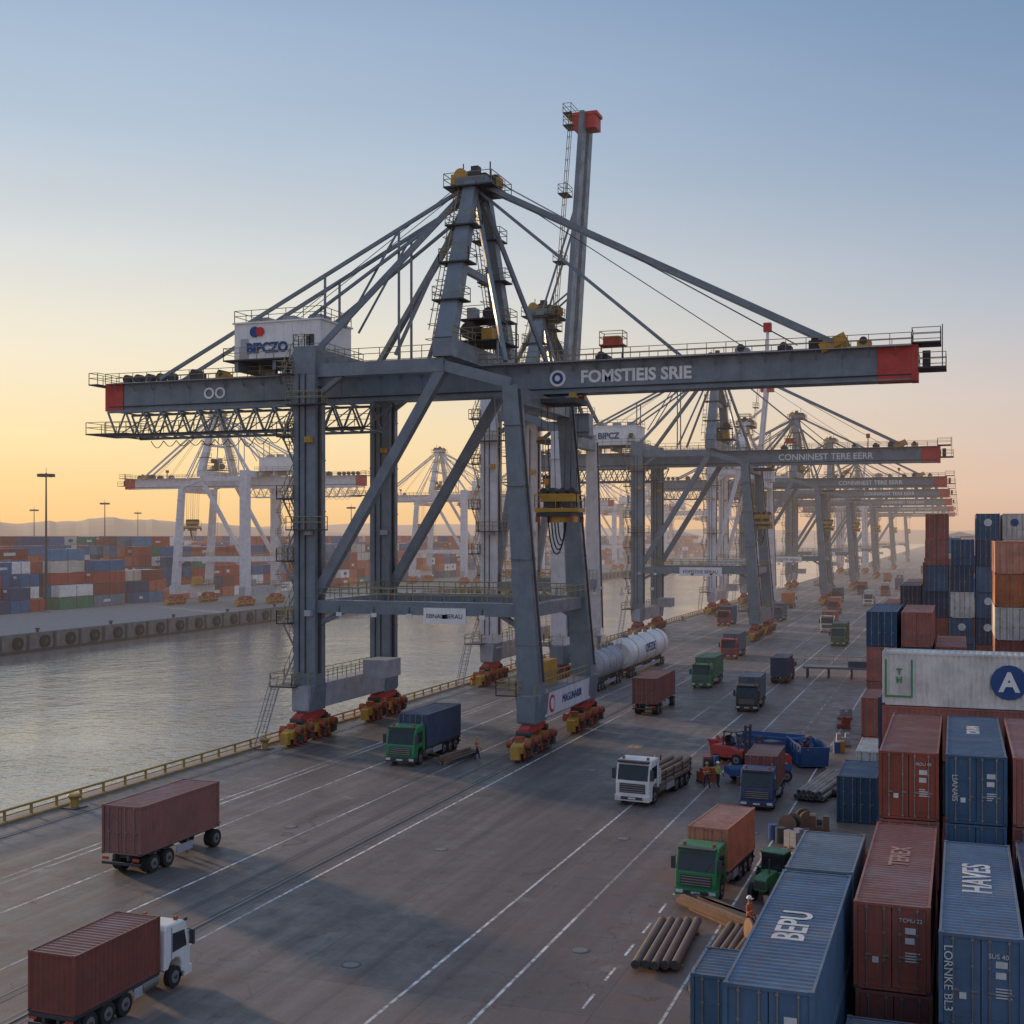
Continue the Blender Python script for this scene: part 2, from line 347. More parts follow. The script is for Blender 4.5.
def far_stack(name, cells):
    mb = MB()
    for (x, y, L, n, cols) in cells:
        for i in range(n):
            z = i*(H+.02)+.01; c = CF[cols[i]]
            mb.box(x, x+W, y, y+L, z+.1, z+H-.05, c)
            for yy in (y-.02, y+L-.1): 
                for xx in (x-.02, x+W-.1): mb.box(xx, xx+.12, yy, yy+.12, z, z+H, c)
            for xx in (x+.55, x+1.05, x+1.4, x+1.9): mb.box(xx, xx+.06, y-.05, y-.005, z+.1, z+H-.1, STEEL)
            for k in range(5): mb.box(x+W+.005, x+W+.05, y+L*(.1+k*.2)-.08, y+L*(.1+k*.2)+.08, z+.12, z+H-.12, DARK if k == 2 else c)
            if random.random() < .25: mb.box(x+W+.055, x+W+.08, y+L*.3, y+L*.3+random.uniform(.2,.5)*L, z+1.1, z+1.1+random.uniform(.5,1.0), TX if not cols[i].startswith('white') else TB)
            if random.random() < .15: mb.box(x+.3, x+1.3, y-.075, y-.055, z+1.9, z+2.5, TX if not cols[i].startswith('white') else TB)
    return mb.obj(name)
pal = ['rust']*7+['rust2']*3+['brown']*3+['orange']*1+['blue']*5+['blue2']*3+['navy']*3+['white']*3+['white2','slate', 'green', 'dk']
CF = {k: paint("yard_"+k, c_, .6, .45, .25) for k, c_ in dict(rust=(.38,.065,.04), rust2=(.48,.13,.08), brown=(.22,.05,.035), orange=(.56,.18,.07), blue=(.025,.13,.30), blue2=(.08,.22,.38), navy=(.02,.06,.16), white=(.78,.76,.73), white2=(.58,.54,.47), slate=(.15,.21,.27), green=(.04,.20,.11), dk=(.05,.05,.06)).items()}
cells = []
for bx in range(0, 6):
    for by in range(0, 14):
        X0 = -7.5+bx*14.0; Y0 = 195+by*30
        if bx == 0: X0 = -5
        base = random.choice([3,4,4,5,5,6])
        for r in range(4):
            for s_ in range(2):
                n = max(1, min(6, base+random.choice([-1,0,0,0,1])))
                cells.append((X0+r*2.6, Y0+s_*12.6, L40, n, [random.choice(pal) for _ in range(n)]))
for bx in range(1, 5):
    for by in range(0, 4):
        X0 = 6+bx*13; Y0 = 80+by*28
        for r in range(4):
            for s_ in range(2):
                n = random.choice([3,4,5]); cells.append((X0+r*2.6, Y0+s_*12.6, L40, n, [random.choice(pal) for _ in range(n)]))
far_stack("container_stacks", cells)
cells = []
for bx in range(0, 15):
    for by in range(0, 34):
        X1 = -206-bx*17.5-(7 if bx > 4 else 0); Y0 = 130+by*29
        if random.random() < .08: continue
        base = random.choice([2,3,4,4,5,5,5,6])
        if bx < 1 and by < 9: base = random.choice([2,3,4,5])
        for r in range(5):
            for s_ in range(2):
                if random.random() < .08: continue
                n = max(1, min(6, base+random.choice([-2,-1,0,0,1])))
                if random.random() < .6 and bx < 6:
                    for h_ in range(2):
                        n2 = max(1, n-random.choice([0,0,1])); cells.append((X1-r*2.6, Y0+s_*12.6+h_*6.15, L20, n2, [random.choice(pal) for _ in range(n2)]))
                else: cells.append((X1-r*2.6, Y0+s_*12.6, L40, n, [random.choice(pal) for _ in range(n)]))
far_stack("container_stacks", cells)
# ------------------------------------------------------------------ ground materials
def asphalt():
    m, n, L, p = newmat("asphalt")
    pos = n.new("ShaderNodeNewGeometry").outputs['Position']
    a = noise(n, L, pos, 0.05, 4, 0.6); b = noise(n, L, pos, 0.45, 6, 0.72); g = noise(n, L, pos, 14, 2, 0.7)
    st = noise(n, L, mapping(n, L, pos, (1.1, 0.045, 1)), 1.0, 5, 0.65)
    K = 1.8
    def k(r, g_, b_): return (r*K*1.04, g_*K*.98, b_*K*.93, 1)
    c = mixc(n, L, ramp(n, L, a, .38, .62), k(.055, .051, .052), k(.098, .090, .087))
    c = mixc(n, L, ramp(n, L, b, .42, .66, 0, .7), c, k(.040, .036, .037))
    c = mixc(n, L, ramp(n, L, st, .5, .68, 0, .75), c, k(.030, .028, .029))
    c = mixc(n, L, ramp(n, L, st, .48, .3, 0, .5), c, k(.135, .124, .118))
    sx = n.new("ShaderNodeSeparateXYZ"); L.new(pos, sx.inputs[0])
    rb_ = mul(n, L, ramp(n, L, sx.outputs[0], -26, -12, 0, 1), ramp(n, L, b, .3, .6, .2, .85))
    c = mixc(n, L, rb_, c, k(.090, .060, .050))
    c = mixc(n, L, ramp(n, L, noise(n, L, pos, .16, 4, .6), .62, .70, 0, .65), c, k(.028, .026, .027))
    c = mixc(n, L, ramp(n, L, noise(n, L, pos, .9, 3, .55), .68, .73, 0, .7), c, k(.020, .018, .018))
    c = mixc(n, L, ramp(n, L, noise(n, L, mapping(n, L, pos, (.8,.8,1)), .33, 4, .7), .64, .70, 0, .5), c, k(.17, .155, .145))
    br = n.new("ShaderNodeTexBrick"); br.offset = 0; br.inputs['Scale'].default_value = 1; br.inputs['Mortar Size'].default_value = .03
    br.inputs['Brick Width'].default_value = 6.5; br.inputs['Row Height'].default_value = 9.0
    br.inputs['Color1'].default_value = (1,1,1,1); br.inputs['Color2'].default_value = (.74,.74,.76,1); br.inputs['Mortar'].default_value = (.4,.4,.4,1)
    L.new(pos, br.inputs['Vector'])
    c = mixc(n, L, .8, c, br.outputs['Color'], 'MULTIPLY')
    vo = n.new("ShaderNodeTexVoronoi"); vo.feature = 'DISTANCE_TO_EDGE'; vo.inputs['Scale'].default_value = .09
    wv = n.new("ShaderNodeTexNoise"); wv.inputs['Scale'].default_value = .35; wv.inputs['Detail'].default_value = 4; L.new(pos, wv.inputs['Vector'])
    av = n.new("ShaderNodeVectorMath"); av.operation = 'MULTIPLY_ADD'; L.new(wv.outputs['Color'], av.inputs[0]); av.inputs[1].default_value = (6,6,0); L.new(pos, av.inputs[2])
    L.new(av.outputs[0], vo.inputs['Vector'])
    c = mixc(n, L, ramp(n, L, vo.outputs['Distance'], .0, .005, .7, 0), c, (.022, .02, .02, 1))
    c = mixc(n, L, ramp(n, L, g, .3, .7, 0, .25), c, k(.12, .11, .105))
    L.new(c, p.inputs['Base Color'])
    L.new(ramp(n, L, b, .35, .7, .40, .72), p.inputs['Roughness'])
    bp = n.new("ShaderNodeBump"); bp.inputs['Strength'].default_value = .35; bp.inputs['Distance'].default_value = .02; L.new(g, bp.inputs['Height']); L.new(bp.outputs[0], p.inputs['Normal'])
    return m
ASP = asphalt()
def linemat(name, col):
    m, n, L, p = newmat(name)
    pos = n.new("ShaderNodeNewGeometry").outputs['Position']
    f = ramp(n, L, noise(n, L, pos, 2.2, 5, .75), .38, .56, .12, .95)
    f2 = ramp(n, L, noise(n, L, mapping(n, L, pos, (1, .08, 1)), .8, 4, .6), .38, .58, .25, 1)
    c = mixc(n, L, mul(n, L, f, f2), (.11, .10, .096, 1), c4(col)); L.new(c, p.inputs['Base Color']); p.inputs['Roughness'].default_value = .6
    return m
LW = linemat("road_marking_white", (.78, .76, .73)); LY = linemat("road_marking_yellow", (.5, .34, .06))
QX = -56.6; FX = -158.0; WZ = -3.2
mb = MB()
mb.box(QX, 4000, -150, 9000, -6, 0, ASP); mb.obj("quay_ground")
mb = MB(); mb.box(QX-.35, QX+.55, -150, 2500, -6.5, .13, CONC); 
for i in range(120):
    y = -20+i*9; mb.box(QX-.75, QX-.36, y, y+1.2, -3.4, -.3, RUB)
mb.obj("quay_edge_kerb")
mb = MB(); mb.box(-6000, FX, -150, 9000, -6, 0, CONC)
mb.obj("far_quay_ground")
WALL = paint("quay_wall_concrete", (.19,.175,.16), .9, .8, .6)
mb = MB(); mb.box(FX-.3, FX+.5, -100, 2600, -2.6, .35, WALL); mb.box(FX-.3, FX+.52, -100, 2600, -6.4, -2.6, DARK)
for i in range(170):
    y = 60+i*7.0; mb.cyl((FX+.5, y, -1.3), (FX+1.1, y, -1.3), 1.15, RUB, 18); mb.cyl((FX+1.1, y, -1.3), (FX+1.14, y, -1.3), .45, DARK, 12)
    mb.box(FX+.5, FX+.7, y+2.6, y+3.2, -2.8, .2, DARK)
    if i % 3 == 0: mb.cyl((FX-.9, y, .0), (FX-.9, y, .8), .3, DARK, 10); mb.cyl((FX-.9, y, .8), (FX-.9, y, 1.0), .45, DARK, 10)
mb.obj("far_quay_wall")
mb = MB()
def ln(x, w_, y0=20, y1=900, m=LW, z=.004): mb.face([(x-w_/2,y0,z),(x+w_/2,y0,z),(x+w_/2,y1,z),(x-w_/2,y1,z)], m)
for x in (-47.3, -46.6, -43.0, -37.4, -31.9, -20.6, -17.0): ln(x, .15)
ln(-10.4, .12); ln(-24.6, .10, 120, 900)
y = 20
while y < 500: ln(-13.5, .12, y, y+1.6); y += 3.2
for yy in (70, 110, 150, 200, 260): mb.face([(-31.5,yy,.004),(-21,yy,.004),(-21,yy+.15,.004),(-31.5,yy+.15,.004)] if yy in (150,260) else [(-10,yy,.004),(-6.5,yy,.004),(-6.5,yy+.12,.004),(-10,yy+.12,.004)], LW)
mb.face([(-26.6,103,.004),(-25.4,103,.004),(-25.4,104.6,.004),(-26.6,104.6,.004)], LY)
mb.obj("road_markings")
mb = MB()
for x in (-53.6, -33.0):
    ln(x, .62, 0, 1300, DARK, .004); mb.box(x-.05, x+.05, 0, 1300, .0, .03, STEEL)
    for s_ in (-.36, .36): ln(x+s_, .06, 0, 1300, STEEL, .008)
ln(-34.9, .35, 0, 1300, DARK, .006); ln(-35.2, .06, 0, 1300, STEEL, .010)
mb.obj("crane_rails")
for (x, y) in ((-24,47),(-15.5,52),(-38.9,68),(-28,66),(-18.8,72),(-26.5,92),(-11.8,76),(-39,110)):
    d = MB(); d.cyl((0,0,.0),(0,0,.012),.42,DARK,20); d.cyl((0,0,.012),(0,0,.018),.34,STEEL,20); d.obj("manhole_cover", None, (x, y, 0))
mb = MB()
y = 10
while y < 420: mb.box(QX+.28, QX+.42, y, y+.14, .13, .78, YGD); y += 2.4
mb.box(QX+.27, QX+.43, 10, 420, .70, .83, YGD); mb.box(QX+.32, QX+.39, 10, 420, .38, .45, YGD); mb.box(QX+.56, QX+.68, 10, 900, .0, .12, YGD)
mb.obj("quay_guard_rail")
for i in range(14):
    y = 44+i*24; mb = MB(); mb.cyl((0,0,0),(0,0,.55),.28,YGD,14); mb.cyl((0,0,.55),(0,0,.8),.28,YGD,14,.48); mb.cyl((0,0,.8),(0,0,.92),.48,YGD,14,.36); mb.box(-.6,.6,-.6,.6,0,.06,DARK); mb.obj("mooring_bollard", None, (QX+1.5, y, .0))
# ------------------------------------------------------------------ water
m, n, L, p = newmat("water_surface")
pos = n.new("ShaderNodeNewGeometry").outputs['Position']
p.inputs['Base Color'].default_value = (.16, .165, .155, 1); p.inputs['Roughness'].default_value = .08; p.inputs['IOR'].default_value = 2.7
h1 = noise(n, L, mapping(n, L, pos, (.55, .95, 1)), 1.0, 4, .6); h2 = noise(n, L, mapping(n, L, pos, (1, .6, 1)), .16, 4, .55)
ms = n.new("ShaderNodeMath"); ms.operation = 'MULTIPLY_ADD'; L.new(h2, ms.inputs[0]); ms.inputs[1].default_value = 2.2; L.new(h1, ms.inputs[2])
bp = n.new("ShaderNodeBump"); bp.inputs['Strength'].default_value = .6
L.new(ramp(n, L, noise(n, L, pos, .02, 3, .5), .35, .65, .12, .34), bp.inputs['Distance'])
L.new(ms.outputs[0], bp.inputs['Height']); L.new(bp.outputs[0], p.inputs['Normal'])
mb = MB(); mb.face([(-1000,-200,WZ),(200,-200,WZ),(200,9000,WZ),(-1000,9000,WZ)], m); mb.obj("water")
# ------------------------------------------------------------------ hills
HM = paint("hill_scrub", (.10, .085, .05), .95, .6, 0)
def hills(name, az0, az1, R, hf, seed):
    rnd = random.Random(seed); ph = [rnd.uniform(0, 6.28) for _ in range(8)]
    mb = MB(); N = 200; rows = 6; grid = []
    for i in range(N+1):
        a = math.radians(az0+(az1-az0)*i/N); t = i/N
        hh = hf(t)*(1+.22*math.sin(9*t+ph[0])+.13*math.sin(23*t+ph[1])+.06*math.sin(61*t+ph[2])+.05*math.sin(140*t+ph[3])+rnd.uniform(-.04,.04))
        col_ = []
        for r in range(rows+1):
            s_ = r/rows; rr = R-500*(1-s_)
            col_.append((math.sin(a)*rr, math.cos(a)*rr, -4+(hh+4)*math.sin(s_*math.pi/2)))
        grid.append(col_)
    for i in range(N):
        for r in range(rows): mb.face([grid[i][r], grid[i+1][r], grid[i+1][r+1], grid[i][r+1]], HM)
    return mb.obj(name, smooth=True)
hills("hills", -75, -22, 2300, lambda t: 40*max(.2, math.cos((t-.45)*2.0)), 3)
hills("hills", -60, 30, 3600, lambda t: 30+8*math.sin(5*t), 5)
# ------------------------------------------------------------------ crane
def crane_parts(P):
    Xs, Xl = P['Xs'], P['Xl']; G_ = P['col']; LEG = P.get('leg', G_); raised = P.get('raised')
    XA = P.get('XA', -40.7); XL, XR = P.get('XL', -79.6), P.get('XR', -3.6)
    out = {}
    b = out['portal_frame'] = MB(); dx = P.get('lean', -1.8)
    for sy in (-7.5, 7.5):
        b.beam((Xs, sy, 4.4), (Xs, sy, 34.4), 2.1, 1.9, LEG)
        b.beam((Xl, sy, 4.4), (Xl+dx, sy*.985, 30.3), 1.9, 1.6, LEG, 1.3, 1.3)
        for z in (9, 12.6, 15.5, 20, 24.5, 29, 32): b.box(Xs-1.09, Xs+1.09, sy-.99, sy+.99, z, z+.12, LEG)
        for z in (9, 16, 22, 27): f = (z-4.4)/25.9; ww = (1.9-.6*f)/2+.06; cx = Xl+dx*f; b.box(cx-ww, cx+ww, sy-.86+.1*f, sy+.86-.1*f, z, z+.12, LEG)
        for X in (Xs, Xl): b.beam((X, sy, 2.7), (X, sy, 5.0), 1.5, 3.0, G_, 2.25, 2.0)
        b.beam((Xs+1.0, sy, 11.8), (Xl+dx*.3, sy, 11.8), 1.2, 1.1, G_)
        b.beam((Xs+.6, sy, 12.5), (XA-.3, sy, 31.9), .85, .85, G_)
        b.beam((Xs, sy*1.001, 32.3), (XA, sy, 32.3), 1.0, 1.15, G_)
        b.beam((XA, sy, 32.2), (Xl+dx, sy, 30.5), .8, .9, G_)
        b.beam((Xs+.8, sy, 10.2), (Xs+3.4, sy, 11.4), .5, .4, G_); b.beam((Xl-.4, sy, 10.0), (Xl-2.8, sy, 11.4), .5, .4, G_)
        b.beam((Xs+.9, sy, 30.2), (Xs+3.2, sy, 31.8), .5, .4, G_)
        b.rail((Xs+1.1, sy-.62, 12.35), (Xl-.8, sy-.62, 12.35)); b.rail((Xs+1.1, sy+.62, 12.35), (Xl-.8, sy+.62, 12.35))
        b.rail((Xs+1.1, sy-.5, 32.9), (XA, sy-.5, 32.9))
        b.box(Xs+1.07, Xs+1.25, sy-.4, sy-.1, 6, 31, DARK); b.beam((Xl+1.08, sy-.3, 6), (Xl+dx+.78, sy-.3, 30), .16, .16, DARK)
        for q in (-.5, .1): b.box(Xs+q, Xs+q+.08, sy-1.06, sy-.96, 6, 32, DARK)
        for zz in (11.0, 18, 26): b.box(Xs+.3, Xs+.9, sy-1.5, sy-1.0, zz, zz+.5, YEL if zz > 20 else GREYL)
        for k in range(5): xx = Xs+3+k*3.3; b.box(xx, xx+.5, sy-.75, sy-.61, 11.0, 11.35, LAMP); b.beam((xx+.25, sy-.7, 11.3), (xx+.25, sy-.6, 11.9), .06, .06, DARK)
    for X in (Xs, Xl):
        b.beam((X, -9.2, 3.9), (X, 9.2, 3.9), 1.55, 2.1, GREYL if X == Xs else G_)
        b.beam((X+dx*.3*(X == Xl), -6.6, 11.75), (X+dx*.3*(X == Xl), 6.6, 11.75), 1.1, 1.05, G_)
        b.rail((X-.5, -6.5, 12.4), (X-.5, 6.5, 12.4)); b.rail((X+.5, -6.5, 12.4), (X+.5, 6.5, 12.4))
        b.rail((X-.7, -9, 4.95), (X-.7, 9, 4.95)); b.rail((X+.7, -9, 4.95), (X+.7, 9, 4.95))
    b.beam((Xs, -6.6, 33.5), (Xs, 6.6, 33.5), 1.8, 1.6, G_)
    b.beam((Xl+dx, -7.4, 29.55), (Xl+dx, 7.4, 29.55), 1.3, 1.3, G_)
    b.beam((XA, -8.3, 33.7), (XA, 8.3, 33.7), 1.7, 1.5, G_); b.rail((XA+.8, -8, 34.45), (XA+.8, 8, 34.45)); b.rail((XA-.8, -8, 34.45), (XA-.8, 8, 34.45))
    g = out['bogies'] = MB()
    for X in (Xs, Xl):
        for sy in (-7.5, 7.5):
            g.extr([(sy-2.3, 2.0), (sy-2.3, 2.4), (sy-.9, 2.85), (sy+.9, 2.85), (sy+2.3, 2.4), (sy+2.3, 2.0)], X-.42, X+.42, RED)
            for k in (-1, 1):
                c = sy+k*2.15
                g.cyl((X-.6, c, 2.0), (X+.6, c, 2.0), .26, DARK, 12)
                g.extr([(c-1.85, .75), (c-1.8, 1.25), (c-.5, 1.75), (c+.5, 1.75), (c+1.8, 1.25), (c+1.85, .75), (c+1.1, .6), (c-1.1, .6)], X-.5, X+.5, YEL)
                for q in (-1.3, -.45, .45, 1.3):
                    g.cyl((X-.2, c+q, .42), (X+.2, c+q, .42), .40, ORED, 14)
                    g.cyl((X+.21, c+q, .42), (X+.42, c+q, .42), .16, DARK, 8)
                    g.cyl((X-.42, c+q, .42), (X-.21, c+q, .42), .16, DARK, 8)
                    g.box(X+.52, X+.62, c+q-.24, c+q+.24, .3, .9, YEL if q > 1 else ORED)
                for q in (-.9, .9):
                    g.cyl((X+.55, c+q, 1.35), (X+1.0, c+q, 1.35), .38, ORED, 12); g.cyl((X+1.0, c+q, 1.35), (X+1.12, c+q, 1.35), .2, DARK, 10)
                    g.cyl((X-1.05, c+q, 1.35), (X-.55, c+q, 1.35), .36, ORED, 12)
                    g.box(X+.64, X+.95, c+q-.28, c+q+.28, .5, .95, DARK)
                    g.box(X-.3, X+.3, c+q-.3, c+q+.3, 1.55, 1.95, ORED)
            for k in (-1, 1): g.box(X-.35, X+.35, sy+k*4.15-.25, sy+k*4.15+.25, .3, 1.3, YEL)
    b = out['boom'] = MB()
    if raised: XLt, XRt = P['hingeX'], Xl+dx+2
    else: XRt, XLt = XR, XL
    b.box(XLt, XRt, -.9, .9, 30.35, 32.9, G_)
    b.box(XLt, XRt-.02, -1.1, 1.1, 32.9, 33.0, G_); b.box(XLt, XRt-.02, -1.1, 1.1, 30.25, 30.35, G_)
    x = XLt+1
    while x < XRt-1: b.box(x, x+.08, -.93, .93, 30.36, 32.89, G_); x += 4.1
    for s_ in (-1, 1):
        b.box(XLt, XRt, min(s_*1.1, s_*1.7), max(s_*1.1, s_*1.7), 32.9, 32.96, GREYL)
        b.rail((XLt, s_*1.65, 32.96), (XRt, s_*1.65, 32.96), step=1.6, h=.95)
        b.cyl((XLt, s_*1.0, 30.7), (XRt, s_*1.0, 30.7), .06, DARK, 6)
    x = XLt+1
    while x < XRt-1:
        for s_ in (-1, 1): b.beam((x, s_*1.0, 32.2), (x, s_*1.6, 32.9), .08, .08, G_)
        x += 2.05
    if not raised:
        b.box(XR-.02, XR+.5, -1.05, 1.05, 30.2, 33.05, RED); b.box(XR-2.6, XR-.03, -1.0, 1.0, 30.22, 33.03, RED)
        b.platform(XR+.5, XR+2.6, -1.6, 1.6, 31.2); b.platform(XR+.0, XR+2.2, -1.4, 1.4, 33.2)
        b.box(XR+.8, XR+1.4, -.4, .4, 31.2, 32.6, DARK); b.beam((XR+2.3, -1.2, 31.2), (XR+2.3, -1.2, 34.5), .08, .08, DARK)
        b.box(XL-.5, XL+1.6, -1.02, 1.02, 30.3, 33.03, RED)
        b.platform(XL-1.6, XL-.5, -2.2, 2.2, 32.9); b.platform(XL-1.8, XL+3, -2.4, 2.4, 28.0)
        for k in range(5): b.cyl((XL+1.5+k*1.3, -.35, 33.5), (XL+1.5+k*1.3, .35, 33.5), .45, DARK, 12)
        for (xx, hh, mm) in ((XR-6.5, .6, YEL), (XR-8.0, .8, DARK), (XR-4.2, .6, YEL), (XR-10.5, .5, DARK), (XR-14, .5, GREYL), (XL+9, .8, DARK), (XL+12, .6, YEL), (XR-26, .5, DARK)):
            b.box(xx, xx+1.1, -.7, .7, 33.0, 33.0+hh, mm); b.cyl((xx+.5, -.75, 33.0+hh), (xx+.5, .75, 33.0+hh), .32, DARK, 12)
        b.box(XR-11.4+.1, XR-11.1, -1.5, -1.2, 33, 34.6, WHITE); b.box(XR-11.5, XR-10.9, -1.7, -1.0, 34.6, 35.3, RED)
        b.platform(XR-25.3, XR-23.2, -2.0, -.4, 34.2, RED, YEL); b.box(XR-25.0, XR-23.6, -1.8, -.7, 34.2, 34.9, ORED)
        for xx in (XR-25.2, XR-23.3): b.beam((xx, -1.6, 32.9), (xx, -1.6, 34.1), .12, .12, DARK)
        t = out['lattice'] = MB(); x0, x1 = XL+.5, Xs+3.5; n_ = 14; st = (x1-x0)/n_
        for s_ in (-1.9, 1.9):
            t.beam((x0+1, s_, 27.7), (x1-1, s_, 27.7), .24, .24, G_); t.beam((x0, s_, 30.1), (x1, s_, 30.1), .22, .22, G_)
            for i in range(n_):
                a = x0+i*st; t.beam((a, s_, 30.1), (a+st/2, s_, 27.7), .15, .15, G_); t.beam((a+st/2, s_, 27.7), (a+st, s_, 30.1), .13, .13, G_)
        for i in range(n_):
            a = x0+i*st+st/2; t.beam((a, -1.9, 27.7), (a, 1.9, 27.7), .12, .12, G_); t.beam((a, -1.9, 30.1), (a, 1.9, 30.1), .12, .12, G_); t.beam((a, -1.9, 27.7), (a+st/2, 1.9, 30.1), .09, .09, G_)
        t.rail((x0, -2.4, 27.9), (x1, -2.4, 27.9)); t.box(x0, x1, -2.6, -2.0, 27.8, 27.86, DARK)
        for i in range(12):
            a = x0+2+i*1.5; dd = random.uniform(.5, .9); pts = [(a+k*.3, 2.3, 27.5-dd*math.sin(math.pi*k/5)) for k in range(6)]
            for q in range(5): t.beam(pts[q], pts[q+1], .06, .06, RUB)
    h = out['machinery_house'] = MB()
    hx0, hx1 = Xs-10.4, Xs-1.3
    if raised: hx0, hx1 = Xs+1.5, Xs+5
    h.box(hx0, hx1, -3.0, 3.0, 34.3, 37.7, WHITE); h.box(hx0-.15, hx1+.15, -3.15, 3.15, 37.7, 37.85, WHITE)
    x = hx0+.4
    while x < hx1: h.box(x, x+.06, -3.03, 3.03, 34.35, 37.68, WHITE); x += .95
    h.platform(hx0-.7, hx1+.9, -3.9, 3.9, 34.28); h.railrect(hx0, hx1, -3.0, 3.0, 37.85)
    for k in range(3 if not raised else 1): h.box(hx0+1.2+k*2.8, hx0+2.4+k*2.8, -1, 1, 37.87, 38.6, GREYL)
    h.box(hx0+.7, hx0+1.5, -3.08, -3.04, 34.4, 36.3, GREYL); h.box(hx1-1.5, hx1-.7, -3.08, -3.04, 35.4, 36.4, DARK)
    for xx in (hx0+.5, (hx0+hx1)/2, hx1-.5): h.beam((xx, -3.5, 33.7), (xx, 3.5, 33.7), .4, .9, G_)
    a = out['apex_frame'] = MB(); az = P.get('apex', 49.1)
    for s_ in (-1, 1):
        a.beam((XA, s_*7.5, 34.3), (XA, s_*1.5, az), 1.6, 1.4, G_, 1.1, 1.0)
        a.beam((XA-.3, s_*.9, az), (Xs, s_*6.0, 34.4), .5, .5, G_); a.beam((XA-.3, s_*1.2, az-.5), (XA-6.5, s_*3.5, 34.0), .3, .3, G_)
        a.beam((XA+.2, s_*1.1, az-1), (XA+5.0, s_*6.5, 32.5), .35, .35, G_)
        for zz in (38, 41.5, 45):
            f = (zz-34.3)/(az-34.3); yy = s_*(7.5-6.0*f)
            a.platform(XA-1.5, XA+1.3, yy-1.0, yy+1.0, zz, DARK)
        for q in range(int((az-35)/.45)):
            f = q*.45/(az-34.3); yy = s_*(7.5-6*f); a.beam((XA-1.05, yy-.35, 34.5+q*.45), (XA-1.05, yy+.35, 34.5+q*.45), .05, .05, YRAIL)
            if q % 3 == 0: 
                for (u_, v_) in (((-1.05,-.4),(-1.7,-.4)),((-1.7,-.4),(-1.7,.4)),((-1.7,.4),(-1.05,.4))): a.beam((XA+u_[0], yy+u_[1], 34.5+q*.45), (XA+v_[0], yy+v_[1], 34.5+q*.45), .05, .05, YRAIL)
        a.beam((XA-1.05, s_*7.5-.38, 34.4), (XA-1.05, s_*1.5-.38, az), .07, .07, YRAIL); a.beam((XA-1.7, s_*7.5+.38, 35.4), (XA-1.7, s_*1.5+.38, az), .06, .06, YRAIL)
    a.beam((XA, -4.3, 41.2), (XA, 4.3, 41.2), .5, .6, G_)
    a.box(XA-1.4, XA+1.4, -1.9, 1.9, az-.1, az+.6, G_); a.platform(XA-2.3, XA+2.3, -2.6, 2.6, az-.3, DARK)
    for k in (-1.4, -.5, .5, 1.4): a.cyl((XA+k*.8, k-.12, az+.9), (XA+k*.8, k+.12, az+.9), .6, DARK if k > -1 else YEL, 16)
    a.box(XA-.5, XA+.2, -.5, .3, az+.6, az+1.9, DARK); a.beam((XA+.8, 1, az), (XA+.8, 1, az+2.6), .1, .1, DARK); a.beam((XA-1.0, -1, az), (XA-1.0, -1, az+2.0), .08, .08, DARK)
    a.box(XA-2.0, XA-1.6, -1.5, -.9, az+.1, az+1.0, YEL); a.box(XA+1.6, XA+2.0, .3, 1.2, az+.1, az+.9, YEL)
    a.platform(XA-1.8, XA+3.2, -3.2, 2.0, 35.0, DARK); a.cyl((XA, -2.4, 36.0), (XA, .8, 36.0), .75, DARK, 16); a.box(XA+1.1, XA+2.1, -2.0, -.4, 35.0, 36.2, YEL)
    a.cyl((XA+1.7, -2.0, 37.5), (XA+1.7, 0, 37.5), .5, DARK, 14); a.platform(XA-.8, XA+2.6, -2.6, .8, 37.0, DARK); a.box(XA-.4, XA+.4, -1.7, -.6, 37.0, 38.1, GREYL)
    for xx in (XA-1.6, XA+3.0):
        for yy in (-3.0, 1.8): a.beam((xx, yy, 33), (xx, yy, 37), .16, .16, G_)
    st = out['stays'] = MB()
    if not raised:
        for s_ in (-1, 1):
            A0 = (XA, s_*1.0, az+.4)
            st.beam(A0, (XR-6.0, s_*1.3, 33.5), .32, .42, G_); st.beam((XA, s_*.9, az-.2), (XR-18.7, s_*1.2, 33.2), .2, .22, G_)
            E = Vector((Xs-19.6, s_*1.6, 33.2)); A_ = Vector((XA, s_*1.3, az+.1)); st.beam(A_, E, .26, .32, G_)
            E2 = Vector((Xs-3.0, s_*2.2, 38.0)); st.beam((XA, s_*1.1, az-.8), E2, .22, .26, G_)
            for f in (.22, .45, .66):
                c = A_.lerp(E, f); st.beam(c, (c.x, c.y, 33.5 if f < .4 else 37.9 if f < .6 else 33.2), .18, .18, G_)
            c1 = A_.lerp(E, .22); c2 = A_.lerp(E, .45); st.beam(c1, (c2.x+2, c2.y, 37), .16, .16, G_); 
            st.beam((XR-7, s_*1.3, 33), (XR-5, s_*1.3, 33.9), .3, .8, YEL)
        for q in (-.5, .6):
            st.beam((XA+.5, q, az+1.2), (XR-9, q*.7, 33.6), .05, .05, DARK); st.beam((XA-.5, q, az+1.0), (Xs-6, q*.7, 38.2), .05, .05, DARK); st.beam((XA+.5, q, az+.8), (XR-13, q*.7, 33.4), .05, .05, DARK)
    else:
        rb = out['raised_boom'] = MB(); hx = P['hingeX']; tx, tz = P['top']
        for s_ in (-1, 1): rb.beam((hx, s_*.95, 29.5), (tx, s_*.75, tz), .6, 3.7, G_, .6, 2.7)
        N = 14
        for i in range(N):
            f = (i+.5)/N; cx = hx+(tx-hx)*f; cz = 31+(tz-31)*f; rb.beam((cx, -.75, cz), (cx, .75, cz), .3, 2.9-1.0*f, G_)
